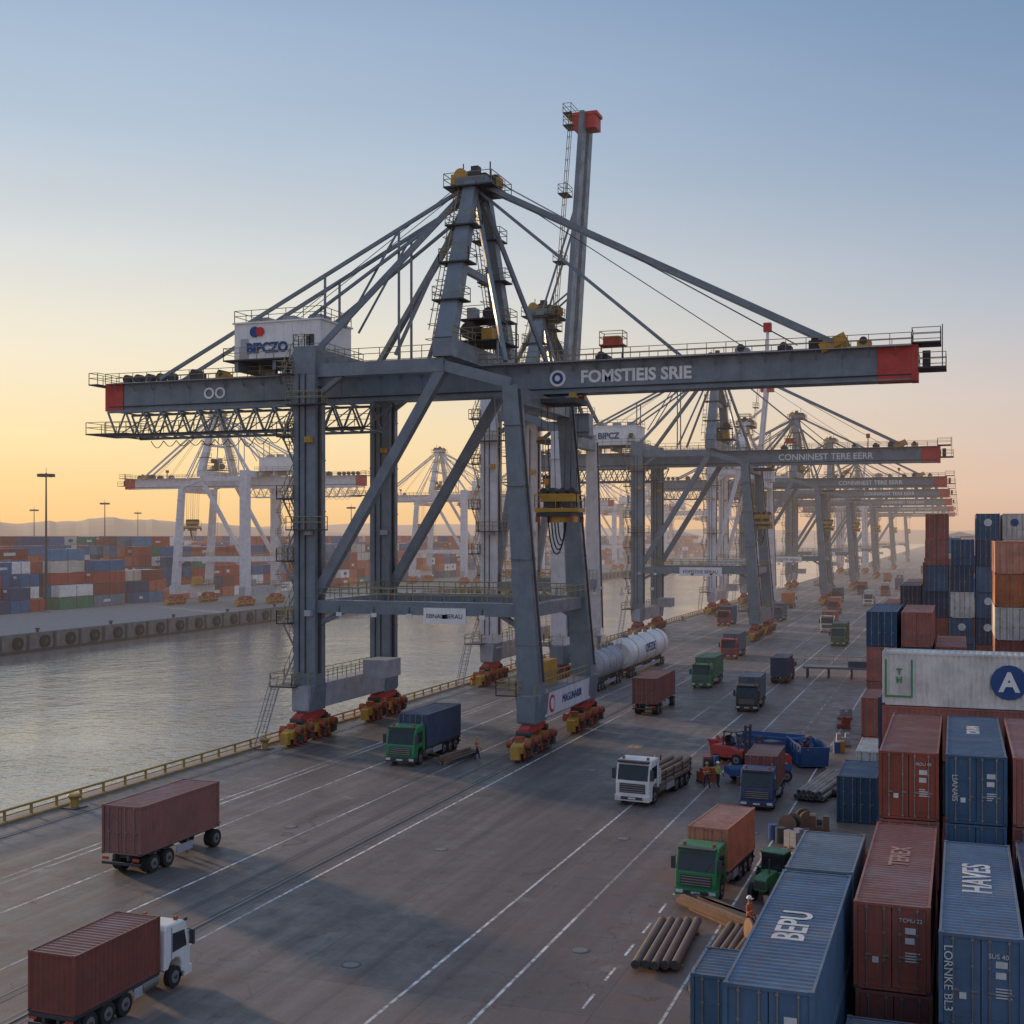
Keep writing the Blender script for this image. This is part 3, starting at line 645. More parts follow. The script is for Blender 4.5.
        for i in range(N*2):
            f = i/(N*2); cx = hx+(tx-hx)*f-2.0+.5*f; cz = 31+(tz-31)*f
            rb.beam((cx-.35, -1.3, cz), (cx+.1, -1.3, cz), .05, .05, YRAIL); rb.beam((cx-.35, -.5, cz), (cx-.35, -1.3, cz), .05, .05, YRAIL)
            if i % 6 == 3: rb.platform(cx-.9, cx+.3, -1.8, .6, cz, DARK)
        rb.beam((hx-2.35, -1.3, 31), (tx-1.85, -1.3, tz), .07, .07, YRAIL); rb.beam((hx-2.35, -.5, 31), (tx-1.85, -.5, tz), .07, .07, YRAIL); rb.beam((hx-1.85, -1.3, 31), (tx-1.35, -1.3, tz), .07, .07, YRAIL)
        rb.box(tx-1.45, tx+1.7, -1.3, 1.3, tz-.3, tz+.1, RED); rb.box(tx-1.4, tx+1.5, -1.2, 1.2, tz-1.9, tz-.3, RED); rb.platform(tx-2.6, tx-1.5, -1.6, 1.6, tz+.2, DARK)
        rb.cyl((tx+.9, -.9, tz-.7), (tx+.9, .9, tz-.7), .6, RED, 14)
        for s_ in (-1, 1):
            st.beam((XA, s_, az+.5), (hx+(tx-hx)*.75, s_*.8, 31+(tz-31)*.75), .2, .25, G_); st.beam((XA, s_, az), (hx+(tx-hx)*.45, s_*.8, 31+(tz-31)*.45), .16, .2, G_)
            st.beam((XA, s_, az), (Xl+dx, s_*6, 31), .35, .35, G_)
    t = out['trolley'] = MB(); TX_ = P.get('trolley', Xl)
    t.box(TX_-2.0, TX_+2.0, -1.9, 1.9, 29.4, 29.8, DARK)
    for q in (-1.6, 1.6):
        for s_ in (-1.35, 1.35): t.box(TX_+q-.3, TX_+q+.3, s_-.2, s_+.2, 29.8, 30.25, YEL)
    zs = P.get('spreader', 20.6)
    for q in (-1.2, -.7, .7, 1.2):
        for s_ in (-.9, .9): t.beam((TX_+q*1.2, s_, 29.4), (TX_+q, s_, zs+1), .05, .05, DARK)
    t.box(TX_-1.5, TX_+1.5, -.9, .9, zs+.3, zs+1.0, YEL); t.box(TX_-1.95, TX_+1.95, -1.2, 1.2, zs-.6, zs-.25, YEL)
    for q in (-1.3, -.45, .45, 1.3): t.cyl((TX_+q, -.7, zs+1.2), (TX_+q, .7, zs+1.2), .33, DARK, 12)
    t.box(TX_-1.2, TX_-.2, -1.0, 1.0, zs-.2, zs+.3, DARK); t.box(TX_+.4, TX_+1.3, -1.0, 1.0, zs-.2, zs+.3, DARK); t.railrect(TX_-1.9, TX_+1.9, -1.25, 1.25, zs-.2, YEL)
    t.box(TX_-1.6, TX_+1.6, -1.8, 1.8, zs-1.0, zs-.65, DARK)
    t.box(TX_-.3, TX_+1.7, -1.5, -.2, zs-1.5, zs-1.0, YEL)
    for q in (-1, 1):
        t.box(TX_+q*1.5-.15, TX_+q*1.5+.15, -1.8, -1.5, zs-1.5, zs-1.0, ORED); t.box(TX_+q*1.5-.15, TX_+q*1.5+.15, 1.5, 1.8, zs-1.5, zs-1.0, ORED)
    for k in range(4):
        pts = [(TX_-.2+k*.1+math.cos(math.pi*u/10)*(.75-.12*k), -.3+k*.2, zs-1.0-(3.3-.4*k)*math.sin(math.pi*u/10)) for u in range(11)]
        for q in range(10): t.beam(pts[q], pts[q+1], .09, .09, RUB)
    s = out['stairs'] = MB(); z = 5.0; k = 0; xc = Xs-1.6
    while z < 33:
        y0, y1 = (-8.7, -6.3) if k % 2 == 0 else (-6.3, -8.7)
        for o_ in (-.4, .4):
            s.beam((xc+o_, y0, z), (xc+o_, y1, z+2.7), .06, .2, GREYL); s.beam((xc+o_, y0, z+1), (xc+o_, y1, z+3.7), .05, .05, YRAIL)
            for q in range(3): f = (q+.5)/3; s.beam((xc+o_, y0+(y1-y0)*f, z+2.7*f), (xc+o_, y0+(y1-y0)*f, z+2.7*f+1), .05, .05, YRAIL)
        for q in range(9): f = (q+.5)/9; s.box(xc-.38, xc+.38, y0+(y1-y0)*f-.12, y0+(y1-y0)*f+.12, z+2.7*f-.02, z+2.7*f+.02, GREYL)
        yy = y1+(.5 if y1 > y0 else -.5); s.platform(xc-.6, xc+.6, min(y1, yy)-.25, max(y1, yy)+.25, z+2.7, DARK)
        if k in (4, 8): s.platform(Xs-1.2, Xs+2.4, -9.6, -8.6, z+2.7, DARK)
        z += 2.7; k += 1
    s.platform(Xs-2.4, Xs-.2, -10.2, -5.4, 5.0, DARK); s.platform(Xl-2.6, Xl-.9, -6, 1, 5.0, DARK)
    for k in range(11): s.box(Xs-2.2, Xs-1.5, -10.3-k*.25, -10.05-k*.25, 4.7-k*.42, 4.75-k*.42, GREYL)
    for o_ in (-2.2, -1.5): s.beam((Xs+o_, -10.2, 4.9), (Xs+o_, -12.9, .3), .06, .16, GREYL); s.beam((Xs+o_, -10.2, 5.9), (Xs+o_, -12.9, 1.3), .05, .05, YRAIL)
    for q in range(54):
        f = q*.45/25.9; cx = Xl+dx*f-(.98-.3*f); s.beam((cx-.12, -7.75, 5+q*.45), (cx-.12, -7.25, 5+q*.45), .04, .04, YRAIL)
        if q % 3 == 0: s.beam((cx-.1, -7.8, 5+q*.45), (cx-.7, -7.8, 5+q*.45), .045, .045, YRAIL); s.beam((cx-.7, -7.8, 5+q*.45), (cx-.7, -7.2, 5+q*.45), .045, .045, YRAIL)
    s.beam((Xl-1.7, -7.8, 7), (Xl+dx-1.4, -7.8, 29.4), .05, .05, YRAIL)
    s.box(Xs+2.2, Xs+4.6, -1.5, 1.5, 5.0, 6.6, GREYL); s.box(Xl-1.9, Xl-.9, -2, 2, 5.0, 7.0, YEL); s.platform(Xl-2.6, Xl-.8, -9.2, -6.2, 5.0, DARK)
    return {k: v.mesh(k) for k, v in out.items()}
def place_crane(parts, loc, rz=0, sc=1):
    e = empty("gantry_crane", loc, rz, sc)
    for k, me in parts.items():
        o = bpy.data.objects.new(k, me); COL.objects.link(o); o.parent = e
    return e
A = crane_parts(dict(Xs=-53.6, Xl=-33.0, col=GREY))
ym = 104.5
c1 = place_crane(A, (0, ym, 0))
text("FOMSTIEIS SRIE", 1.45, (-26.0, -.94, 31.6), (R90, 0, 0), WHITE, c1, bold=.05)
mb = MB(); mb.cyl((-32.9,-.99,31.6),(-32.9,-.9,31.6),.72,WHITE,24); mb.cyl((-32.9,-1.02,31.6),(-32.9,-.98,31.6),.5,TB,24); mb.cyl((-32.9,-1.05,31.6),(-32.9,-1.0,31.6),.25,WHITE,24); mb.obj("logo_ring", c1)
text("OO", 1.5, (-67.5, -.98, 31.6), (R90, 0, 0), WHITE, c1, bold=.03)
text("BIPCZO", 1.25, (-60.5, -3.07, 35.35), (R90, 0, 0), TB, c1, bold=.06)
mb = MB(); mb.cyl((-61.8,-3.12,36.9),(-61.8,-3.05,36.9),.5,TB,24); mb.cyl((-61.2,-3.16,36.9),(-61.2,-3.08,36.9),.42,TR,24); mb.obj("logo_disc", c1)
mb = MB(); mb.box(-42.4, -38.6, -8.25, -8.15, 10.6, 11.9, WHITE); mb.obj("name_board", c1)
text("EBNAL BERAU", .52, (-40.5, -8.27, 11.2), (R90, 0, 0), DARK, c1)
mb = MB(); mb.box(-32.21, -32.17, -6.6, 6.6, 2.95, 4.85, CWHITE); mb.cyl((-32.17,-4.8,3.9),(-32.13,-4.8,3.9),.75,TR,24); mb.cyl((-32.13,-4.8,3.9),(-32.10,-4.8,3.9),.5,CWHITE,24); mb.obj("name_board", c1)
text("MAGUNARIR", 1.0, (-32.14, .9, 3.9), (R90, 0, R90), TB, c1)
def lettered(e):
    text("CONNINEST TERE EERR", 1.5, (-22.0, -.94, 31.55), (R90, 0, 0), WHITE, e, bold=.02); text("BIPCZ", 1.5, (-60.2, -3.07, 36.0), (R90, 0, 0), TB, e, bold=.05)
    mb = MB(); mb.box(-46, -38.6, -8.25, -8.15, 10.9, 12.4, WHITE); mb.obj("name_board", e); text("FOMSTEIE BERAU", .8, (-42.3, -8.27, 11.6), (R90, 0, 0), DARK, e)
for y in (223, 338, 430, 545, 690, 880): lettered(place_crane(A, (0, y, 0)))
Bm = crane_parts(dict(Xs=-53.4, Xl=-44.6, XA=-49.0, col=GREY, leg=CWHITE, lean=-.4, raised=True, hingeX=-46.2, top=(-43.6, 70.0), apex=45.5, trolley=-47.5, spreader=24))
place_crane(Bm, (0, 149, 0))
Bm2 = crane_parts(dict(Xs=-53.4, Xl=-42.0, XA=-47.0, col=CWHITE, lean=-.4, raised=True, hingeX=-44.2, top=(-42.0, 53.0), apex=43.5, trolley=-46, spreader=24))
place_crane(Bm2, (0, 292, 0)); place_crane(Bm2, (0, 610, 0))
Wm = crane_parts(dict(Xs=-53.6, Xl=-33.0, col=CWHITE, XR=-13, XL=-83))
for y in (282, 430, 520, 640, 760, 1050): place_crane(Wm, (-170-53.6, y, 0), math.pi)
# ------------------------------------------------------------------ masts
def mast(x, y, h):
    mb = MB(); mb.cyl((0,0,0),(0,0,h),.36,DARK,10,.16); mb.box(-.7,.7,-.7,.7,0,.5,CONC)
    mb.cyl((0,0,h-.6),(0,0,h-.3),1.3,DARK,14); mb.cyl((0,0,h),(0,0,h+1.2),.05,DARK,6)
    for i in range(8):
        a = i*math.pi/4; mb.box(math.cos(a)*1.5-.35, math.cos(a)*1.5+.35, math.sin(a)*1.5-.35, math.sin(a)*1.5+.35, h-1.0, h-.3, DARK)
    mb.obj("high_mast_light", None, (x, y, 0))
for a in ((-200,237,32.5),(-330,426,31.5),(-420,570,30.5),(-400,466,30),(-240,470,30),(-260,700,30),(-215,560,31),(-330,760,30)): mast(*a)
# ------------------------------------------------------------------ vehicles
def wheel(mb, x, y, r=.5, w_=.32, s_=1):
    mb.cyl((x, y, r), (x+s_*w_, y, r), r, RUB, 20); mb.cyl((x+s_*w_, y, r), (x+s_*(w_+.02), y, r), r*.58, STEEL, 14); mb.cyl((x+s_*w_, y, r), (x+s_*(w_+.08), y, r), r*.2, DARK, 8)
def truck(loc, rz, cabm, body, bodym, L=8.8, sc=1.0, name="container_truck"):
    e = empty(name, loc, rz, sc)
    c = MB(); hw = 1.22
    prof = [(0.02,.55),(-.03,1.0),(0,1.62),(.12,2.15),(.34,2.86),(.52,3.02),(1.9,3.08),(2.05,2.9),(2.08,1.0),(1.75,1.0),(1.6,1.28),(1.2,1.4),(.82,1.28),(.68,1.0),(.68,.55)]
    c.extr(prof, -hw, hw, cabm)
    c.obj("cab", e, bevel=.07)
    d = MB()
    d.box(-hw-.02, hw+.02, -.12, .5, .32, .72, cabm if bodym != CC['navy'] else DARK); d.box(-.8, .8, -.15, -.10, .42, .62, DARK)
    d.box(-.26, .26, -.17, -.15, .46, .58, LAMP)
    def sl_(x0, x1, f0, f1, off):
        a = Vector((0, .02, 1.68)); b_ = Vector((0, .33, 2.82)); nn = Vector((0, -.97, .26))
        P0 = a.lerp(b_, f0)+nn*off; P1 = a.lerp(b_, f1)+nn*off
        return [(x0,P0.y,P0.z),(x1,P0.y,P0.z),(x1,P1.y,P1.z),(x0,P1.y,P1.z)]
    q0 = sl_(-1.08, 1.08, .02, .9, .035); q1 = sl_(-1.08, 1.08, .02, .9, -.02)
    d.hexa(q1+q0, GLASS)
    for xx in (-.5, .5): d.beam((xx, -.02, 1.72), (xx+.4, .13, 2.2), .03, .03, DARK)
    d.box(-1.1, 1.1, .05, .5, 2.86, 3.0, DARK)
    d.box(-.92, .92, -.055, -.02, .86, 1.5, DARK)
    for k in range(4): d.box(-.88, .88, -.075, -.055, .92+k*.15, .98+k*.15, STEEL)
    for s_ in (-1, 1):
        d.box(min(s_*.72,s_*1.18), max(s_*.72,s_*1.18), -.15, -.1, .46, .64, LAMP)
        x0 = s_*(hw+.004); x1 = s_*(hw+.02)
        d.hexa([(x0,.32,1.75),(x1,.32,1.75),(x1,1.45,1.72),(x0,1.45,1.72),(x0,.5,2.55),(x1,.5,2.55),(x1,1.45,2.62),(x0,1.45,2.62)], GLASS)
        d.box(min(x0, x1), max(x0, x1), 1.5, 1.53, 1.0, 2.9, DARK)
        d.box(min(s_*1.25, s_*1.5), max(s_*1.25, s_*1.5), .02, .14, 1.75, 2.45, DARK); d.beam((s_*1.2,.2,2.5),(s_*1.4,.1,2.4),.04,.04,DARK)
        d.box(min(s_*.9, s_*1.2), max(s_*.9, s_*1.2), .6, .9, .35, .55, DARK)
        d.box(min(s_*.8, s_*.95), max(s_*.8, s_*.95), .6, .8, 3.03, 3.2, ORED)
        wheel(d, s_*.88, 1.2, .5, .32, s_)
    d.box(-.45, -.3, 1.2, L, .72, .95, DARK); d.box(.3, .45, 1.2, L, .72, .95, DARK)
    d.box(-.3,.3,2.2,2.4,.7,.9,DARK)
    for s_ in (-1, 1):
        d.cyl((s_*.85, 2.4, .75), (s_*.85, 3.6, .75), .33, STEEL, 14)
        for yy in (L-1.1, L-2.3, L-3.5) if L > 8 else (L-1.1, L-2.3):
            wheel(d, s_*.62, yy, .5, .55, s_); d.box(min(s_*.6, s_*1.2), max(s_*.6, s_*1.2), yy-.5, yy+.5, 1.06, 1.09, DARK)
        d.box(min(s_*.65, s_*1.2), max(s_*.65, s_*1.2), L-.42, L-.38, .35, 1.05, RUB); d.box(min(s_*.75, s_*1.15), max(s_*.75, s_*1.15), L-.05, L, .85, 1.0, RED)
        d.box(min(s_*1.15, s_*1.2), max(s_*1.15, s_*1.2), 3.7, L-4.1 if L > 8 else L-2.9, .5, .95, GREYL)
    d.box(-1.2, 1.2, L-.1, L-.02, .55, .7, DARK); d.cyl((.9, 2.15, 1.2), (.9, 2.15, 3.2), .09, STEEL, 8)
    d.obj("chassis", e, bevel=.012)
    b = MB(); y0 = 2.35
    if body == 'container': b.box(-1.15, 1.15, y0, L, .97, 1.12, DARK); container_geo(b, -1.22, y0+.05, 1.13, L-y0-.1, bodym, W, 2.6)
    elif body == 'flat':
        b.box(-1.2, 1.2, y0, L, .97, 1.17, WOOD); b.box(-1.2, 1.2, y0, y0+.1, 1.17, 2.2, cabm)
        for yy in (y0+1.2, y0+3, y0+5, L-.3):
            for s_ in (-1.15, 1.15): b.box(s_-.04, s_+.04, yy, yy+.08, 1.17, 1.9, DARK)
        for k in range(6):
            for j in range(2 if k % 2 else 1): b.cyl((-.85+k*.34, y0+.4, 1.35+j*.3), (-.85+k*.34, L+.6, 1.35+j*.3), .16, WOOD if k % 2 else STEEL, 10)
    b.obj("load_body", e)
    return e
T_W = paint("truck_white", (.75,.73,.71), .3, .3, .1); T_G = paint("truck_green", (.02,.22,.075), .3, .3, .1)
T_B = paint("truck_blue", (.03,.06,.17), .3, .3, .1); T_R = paint("truck_red", (.48,.035,.03), .3, .3, .1); T_K = paint("truck_black", (.035,.035,.04), .3, .3, .1)
truck((-30.4, 43.3, .01), math.pi, T_W, 'container', CC['brown'], 8.4, .84)
truck((-41.0, 88.6, .01), 0, T_G, 'container', CC['navy'], 9.6, 1.0)
truck((-20.5, 80.9, .01), math.radians(-6), T_W, 'flat', None, 9.5, .98, "flatbed_truck")
truck((-12.5, 82.2, .01), math.radians(1), T_B, 'container', CC['brown'], 7.9, .87)
truck((-12.2, 60.8, .01), math.radians(-5), T_G, 'container', CC['orange'], 9.0, .86)
truck((-20.4, 127.5, .01), math.radians(2), T_K, 'container', CC['slate'], 8.5, .9)
truck((-28.6, 145.5, .01), 0, T_G, 'container', CC['green'], 9.2, .92)
truck((-31.6, 181, .01), 0, T_R, 'container', CC['slate'], 9.2, .95)
truck((-20.6, 160, .01), math.pi, T_K, 'container', CC['navy'], 8.2, .85)
truck((-18.6, 208, .01), 0, T_G, 'container', CC['green'], 8.6, .95)
for a in ((-27,290,T_R,'orange'),(-22,330,T_W,'white'),(-15,262,T_B,'navy'),(-28,390,T_K,'rust'),(-19,440,T_W,'blue'),(-26,500,T_G,'rust'),(-12,345,T_R,'rust'),(-23,236,T_W,'rust'),(-13.5,226,T_K,'brown'),(-36,262,T_B,'slate'),(-21,386,T_R,'white'),(-14,410,T_G,'blue'),(-31,342,T_K,'navy'),(-40,320,T_W,'orange'),(-44,246,T_R,'blue'),(-38,400,T_W,'rust'),(-24,560,T_W,'white'),(-16,620,T_R,'blue'),(-12,300,T_W,'orange')): truck((a[0],a[1],.01), 0 if a[1]%20 else math.pi, a[2], 'container', CC[a[3]], 9.2, 1)
def trailer(loc, rz, L, m, kind='container', name="container_trailer", r=1.15, sc=1):
    e = empty(name, loc, rz, sc); d = MB()
    for s_ in (-.45, .45): d.box(s_-.08, s_+.08, 0, L+.9, .85, 1.12, DARK)
    for q in range(5): d.box(-.37, .37, .3+q*L/5, .45+q*L/5, .9, 1.08, DARK)
    for s_ in (-1, 1):
        for yy in (1.3, 2.6): wheel(d, s_*.62, yy, .5, .55, s_); d.box(min(s_*.6, s_*1.2), max(s_*.6, s_*1.2), yy-.5, yy+.5, 1.04, 1.07, DARK)
        wheel(d, s_*.62, L-.2, .5, .55, s_)
        d.box(min(s_*.6, s_*.7), max(s_*.6, s_*.7), L-2.4, L-2.2, .1, .9, STEEL); d.box(min(s_*1.15, s_*1.2), max(s_*1.15, s_*1.2), 3.3, L-2.6, .5, .95, GREYL)
        d.box(min(s_*.75, s_*1.15), max(s_*.75, s_*1.15), -.04, .02, .85, 1.0, RED)
    d.box(-1.2, 1.2, -.02, .1, .6, .74, DARK); d.box(-.3, .3, L+.9, L+1.6, .9, 1.0, STEEL)
    if kind == 'tank':
        for s_ in (-1, 1):
            for yy in (4.0, L-1.5, L-3): wheel(d, s_*.62, yy, .5, .55, s_)
    d.obj("chassis", e, bevel=.012)
    b = MB()
    if kind == 'container': container_geo(b, -1.22, 0.03, 1.14, L, m, W, 2.6)
    else:
        zc = 1.15+r
        b.cyl((0, .5, zc), (0, L-.5, zc), r, m, 32); b.cyl((0, 0, zc), (0, .5, zc), r*.72, m, 32, r); b.cyl((0, L-.5, zc), (0, L, zc), r, m, 32, r*.7)
        for f in (.12, .37, .62, .87): b.cyl((0, L*f, zc), (0, L*f+.15, zc), r+.03, STEEL, 32); b.cyl((0, L*f+.8, zc+r-.1), (0, L*f+.8, zc+r+.3), .35, STEEL, 12)
        b.rail((-.4, 1, zc+r), (-.4, L-1, zc+r), STEEL, .5); b.box(-1.1, 1.1, 1, 1.6, 1.1, 1.8, DARK); b.box(-1.1, 1.1, L-2, L-1.4, 1.1, 1.8, DARK)
        for s_ in (-.25, .25): b.beam((s_, -.1, 1.2), (s_, -.1, zc+r), .05, .05, STEEL)
        for q in range(8): b.beam((-.25, -.1, 1.4+q*.35), (.25, -.1, 1.4+q*.35), .04, .04, STEEL)
    b.obj("load_body", e); return e
trailer((-41.6, 55.0, .01), 0, 7.4, CC['brown'])
trailer((-29.6, 121.5, .01), 0, 8.8, CC['brown'])
tk = trailer((-40.2, 152, .01), 0, 20, T_W, 'tank', "tanker_trailer", 1.9); text("OPEZDE", 1.5, (1.92, 9, 3.3), (R90, 0, R90), TB, tk, bold=.03)
trailer((-40.2, 137.5, .01), 0, 11, GREYL, 'tank', "tanker_trailer", 1.7)
def forklift(loc, rz, m, sc=1.0):
    e = empty("forklift", loc, rz, sc); d = MB()
    d.extr([(.3,.5),(.3,1.1),(.9,1.15),(1.3,1.3),(2.6,1.35),(2.9,1.1),(2.9,.45)], -.65, .65, m); d.obj("body", e, bevel=.05)
    d = MB()
    for s_ in (-1, 1):
        wheel(d, s_*.5, .7, .42, .28, s_); wheel(d, s_*.5, 2.4, .34, .26, s_)
        d.beam((s_*.55, .6, 1.1), (s_*.5, .85, 2.3), .07, .07, DARK); d.beam((s_*.55, 1.9, 1.3), (s_*.5, 1.8, 2.3), .07, .07, DARK)
        d.box(s_*.35-.06, s_*.35+.06, .12, .26, .1, 2.9, DARK); d.box(s_*.3-.07, s_*.3+.07, -1.1, .1, .12, .18, STEEL)
    d.box(-.55, .55, .8, 1.9, 2.3, 2.36, DARK); d.box(-.4, .4, .1, .2, 2.7, 2.8, DARK); d.box(-.5, .5, .0, .1, .15, .8, DARK); d.box(-.3, .3, 1.3, 1.8, 1.3, 1.5, RUB); d.box(-.3,.3,1.75,1.85,1.5,2.0,RUB)
    d.obj("mast_and_guard", e); return e
def tractor(loc, rz, m, sc=1.0):
    e = empty("tractor", loc, rz, sc); d = MB()
    d.extr([(0,.7),(0,1.35),(.2,1.5),(1.7,1.6),(1.7,.7)], -.38, .38, m); d.box(-.7,.7,1.7,3.0,.75,1.5,m); d.box(-.75,.75,1.75,3.0,2.5,2.6,m)
    for s_ in (-1, 1): d.box(min(s_*.65,s_*1.1), max(s_*.65,s_*1.1), 1.9, 3.1, 1.5, 1.58, m)
    d.obj("body", e, bevel=.04); d = MB()
    d.box(-.68,.68,1.8,2.95,1.5,2.5,GLASS)
    for s_ in (-1, 1): wheel(d, s_*.6, 2.5, .8, .45, s_); wheel(d, s_*.5, .55, .5, .3, s_)
    d.box(-.3,.3,-.06,0,.85,1.3,DARK); d.cyl((.2,.9,1.5),(.2,.9,2.4),.05,DARK,8); d.box(-.9,.9,3.1,5.6,.7,.8,m)
    for k in range(5): d.box(-.9+k*.42,-.8+k*.42,3.1,5.6,.8,1.3,m)
    wheel(d,.8,4.6,.4,.25,1); wheel(d,-.8,4.6,.4,.25,-1)
    d.obj("wheels_and_implement", e); return e
def skip(loc, rz, m, l=4.2, w_=2.0, h_=1.5):
    d = MB()
    d.extr([(0,.2),(-.5,h_),(-.4,h_),(.08,.28)], -w_/2, w_/2, m); d.extr([(l,.2),(l+.5,h_),(l+.4,h_),(l-.08,.28)], -w_/2, w_/2, m); d.box(-w_/2,w_/2,0,l,.15,.25,m)
    for s_ in (-1, 1):
        x = s_*w_/2; d.extr([(0,.2),(l,.2),(l+.5,h_),(-.5,h_)], min(x,x-s_*.06), max(x,x-s_*.06), m); d.box(x-.06,x+.06,-.52,l+.52,h_,h_+.1,m)
        for q in range(4): d.box(min(x,x+s_*.08), max(x,x+s_*.08), .3+q*l/4, .4+q*l/4, .2, h_, m)
    for k in range(26):
        a = (random.uniform(-w_/2+.2,w_/2-.2), random.uniform(.3,l-.3), random.uniform(.5,1.0)); b_ = (a[0]+random.uniform(-.6,.6), a[1]+random.uniform(-1,1), a[2]+random.uniform(0,1.0)); d.beam(a, b_, .12, .2, random.choice([STEEL, DARK, ORED, BLUEM, WOOD]))
    return d.obj("scrap_skip", None, loc, rz)
def pile(name, loc, rz, n, L, r, m, rows=1):
    d = MB()
    for j in range(rows):
        for i in range(n-j):
            o = random.uniform(-.25,.25); x = (i-(n-1)/2)*2.05*r+j*r; z = r+.15+j*1.75*r
            d.cyl((x, o, z), (x+random.uniform(-.05,.05), L+o, z), r, m, 14); d.cyl((x, o-.005, z), (x, o+.0, z), r*.82, DARK, 12)
    for yy in (.8, L-.9): d.box(-n*r-.1, n*r+.1, yy, yy+.15, 0, .15, WOOD)
    return d.obj(name, None, loc, rz)
RPIPE = paint("rusty_pipe", (.11,.075,.06), .6, .6, .6)
pile("steel_pipe_pile", (-11.8, 50.3, 0), math.radians(3), 5, 6.2, .19, RPIPE, 1)
pile("steel_pipe_pile", (-9.6, 50.6, 0), math.radians(-2), 3, 6.0, .17, RPIPE, 1)
pile("timber_pole_pile", (-8.7, 51.4, 0), math.radians(-4), 3, 5.0, .16, WOOD, 1)
pile("steel_pipe_pile", (-9.6, 86, 0), math.radians(-8), 6, 8.5, .17, STEEL, 2); pile("steel_pipe_pile", (-8.0, 88, 0), math.radians(-5), 4, 7.5, .2, RPIPE, 1)
def timber(loc, rz):
    d = MB()
    for k in range(9):
        x = random.uniform(-.9,.9); z = .12+.24*(k//4); d.beam((x, random.uniform(-.4,0), z), (x+random.uniform(-.4,.4), random.uniform(4.0,5.0), z), .24, .22, WOOD if k % 3 else DARK)
    return d.obj("timber_beam_pile", None, loc, rz)
timber((-38.0, 90.5, 0), math.radians(-6)); timber((-8.0, 66, 0), math.radians(20)); timber((-9, 70, 0), math.radians(-70)); timber((-7.2, 56.5, 0), math.radians(8)); timber((-8.6, 57.2, 0), math.radians(50))
tractor((-9.2, 61.5, 0), math.radians(-15), GRNM, .85); tractor((-8.2, 66.5, 0), math.radians(-75), GRNM, .75)
forklift((-15.4, 98, 0), math.radians(70), RED, 1.1); forklift((-14.4, 95, 0), math.radians(-40), RED, 1.0)
skip((-12.6, 103, 0), math.radians(80), BLUEM, 4, 2.2, 1.6); skip((-10.6, 98.5, 0), math.radians(20), BLUEM, 4, 2.2, 1.7); skip((-13.8, 99.8, 0), math.radians(95), BLUEM, 3.4, 2, 1.4)
tractor((-11.8, 93.2, 0), math.radians(120), BLUEM, .85); skip((-16.0, 101, 0), math.radians(60), RED, 3, 1.8, 1.2)
def reel(x, y, r, rz):
    d = MB()
    for s_ in (-.45, .37): d.cyl((s_, 0, r), (s_+.08, 0, r), r, WOOD, 20)
    d.cyl((-.37, 0, r), (.37, 0, r), r*.7, RUB, 20); d.obj("cable_reel", None, (x, y, 0), rz)
def drum(x, y, m):
    d = MB(); d.cyl((0,0,0),(0,0,.88),.29,m,16)
    for z in (.0,.29,.58,.86): d.cyl((0,0,z),(0,0,z+.03),.305,m,16)
    d.obj("oil_drum", None, (x, y, 0))
def pallet(x, y, rz, load):
    d = MB()
    for k in range(5): d.box(-.6+k*.26, -.46+k*.26+.02, -.5, .5, .12, .145, WOOD)
    for k in (-.5, -.05, .4): d.box(-.6, .6, k, k+.1, 0, .12, WOOD)
    if load:
        for i in range(3):
            for j in range(2):
                for k in range(random.choice([1,2,3])): d.box(-.58+i*.39, -.22+i*.39, -.48+j*.49, -.02+j*.49, .15+k*.31, .45+k*.31, load)
    d.obj("loaded_pallet" if load else "wooden_pallet", None, (x, y, 0), rz)
reel(-8.2, 54.6, .7, .5); reel(-9.6, 76.5, .6, 1.2); reel(-17.8, 93.5, .7, .2); reel(-9.0, 79, .5, 2)
for (x, y, mm) in ((-8.0,59.4,BLUEM),(-7.6,60.1,RED),(-10.4,74.8,BLUEM),(-9.9,74.2,DARK),(-18.4,96,RED),(-17.9,96.5,BLUEM),(-9.3,107,YEL),(-9.6,106.3,BLUEM),(-8.9,47.8,RED)): drum(x, y, mm)
for (x, y, r, l) in ((-7.4,63.6,.3,ORED),(-8.8,73,.9,GREYL),(-8.0,77.5,.1,WOOD),(-12.6,90.8,.4,None),(-17.4,90.6,.7,ORED),(-9.4,110,.2,GREYL),(-8.2,58.2,1.1,None),(-10.2,120,.2,ORED),(-10.6,126,.5,GREYL),(-9.5,48.9,.3,None),(-11.6,108,.8,WOOD)): pallet(x, y, r, l)
d = MB(); d.box(-4.5, 4.5, -1.3, 1.3, 1.2, 1.45, CC['slate']); 
for x in (-4, -1.4, 1.4, 4):
    for y in (-1.1, 1.1): d.box(x-.1, x+.1, y-.1, y+.1, 0, 1.2, DARK)
d.rail((-4.4,1.2,1.45),(4.4,1.2,1.45)); d.box(1,3.5,-.9,.8,1.45,2.2,CC['navy']); d.obj("loading_platform", None, (-14.2, 162, 0), .05)
d = MB(); d.box(-.6,.6,-.5,.5,.15,.3,WOOD); d.box(-.5,.5,-.4,.4,.3,1.0,ORED); d.cyl((-.4,0,1.2),(.4,0,1.2),.35,DARK,12); d.box(-.6,-.4,-.5,.5,0,.15,WOOD); d.box(.4,.6,-.5,.5,0,.15,WOOD)
d.obj("winch_unit", None, (-7.6, 53.2, 0), .4, bevel=.02)
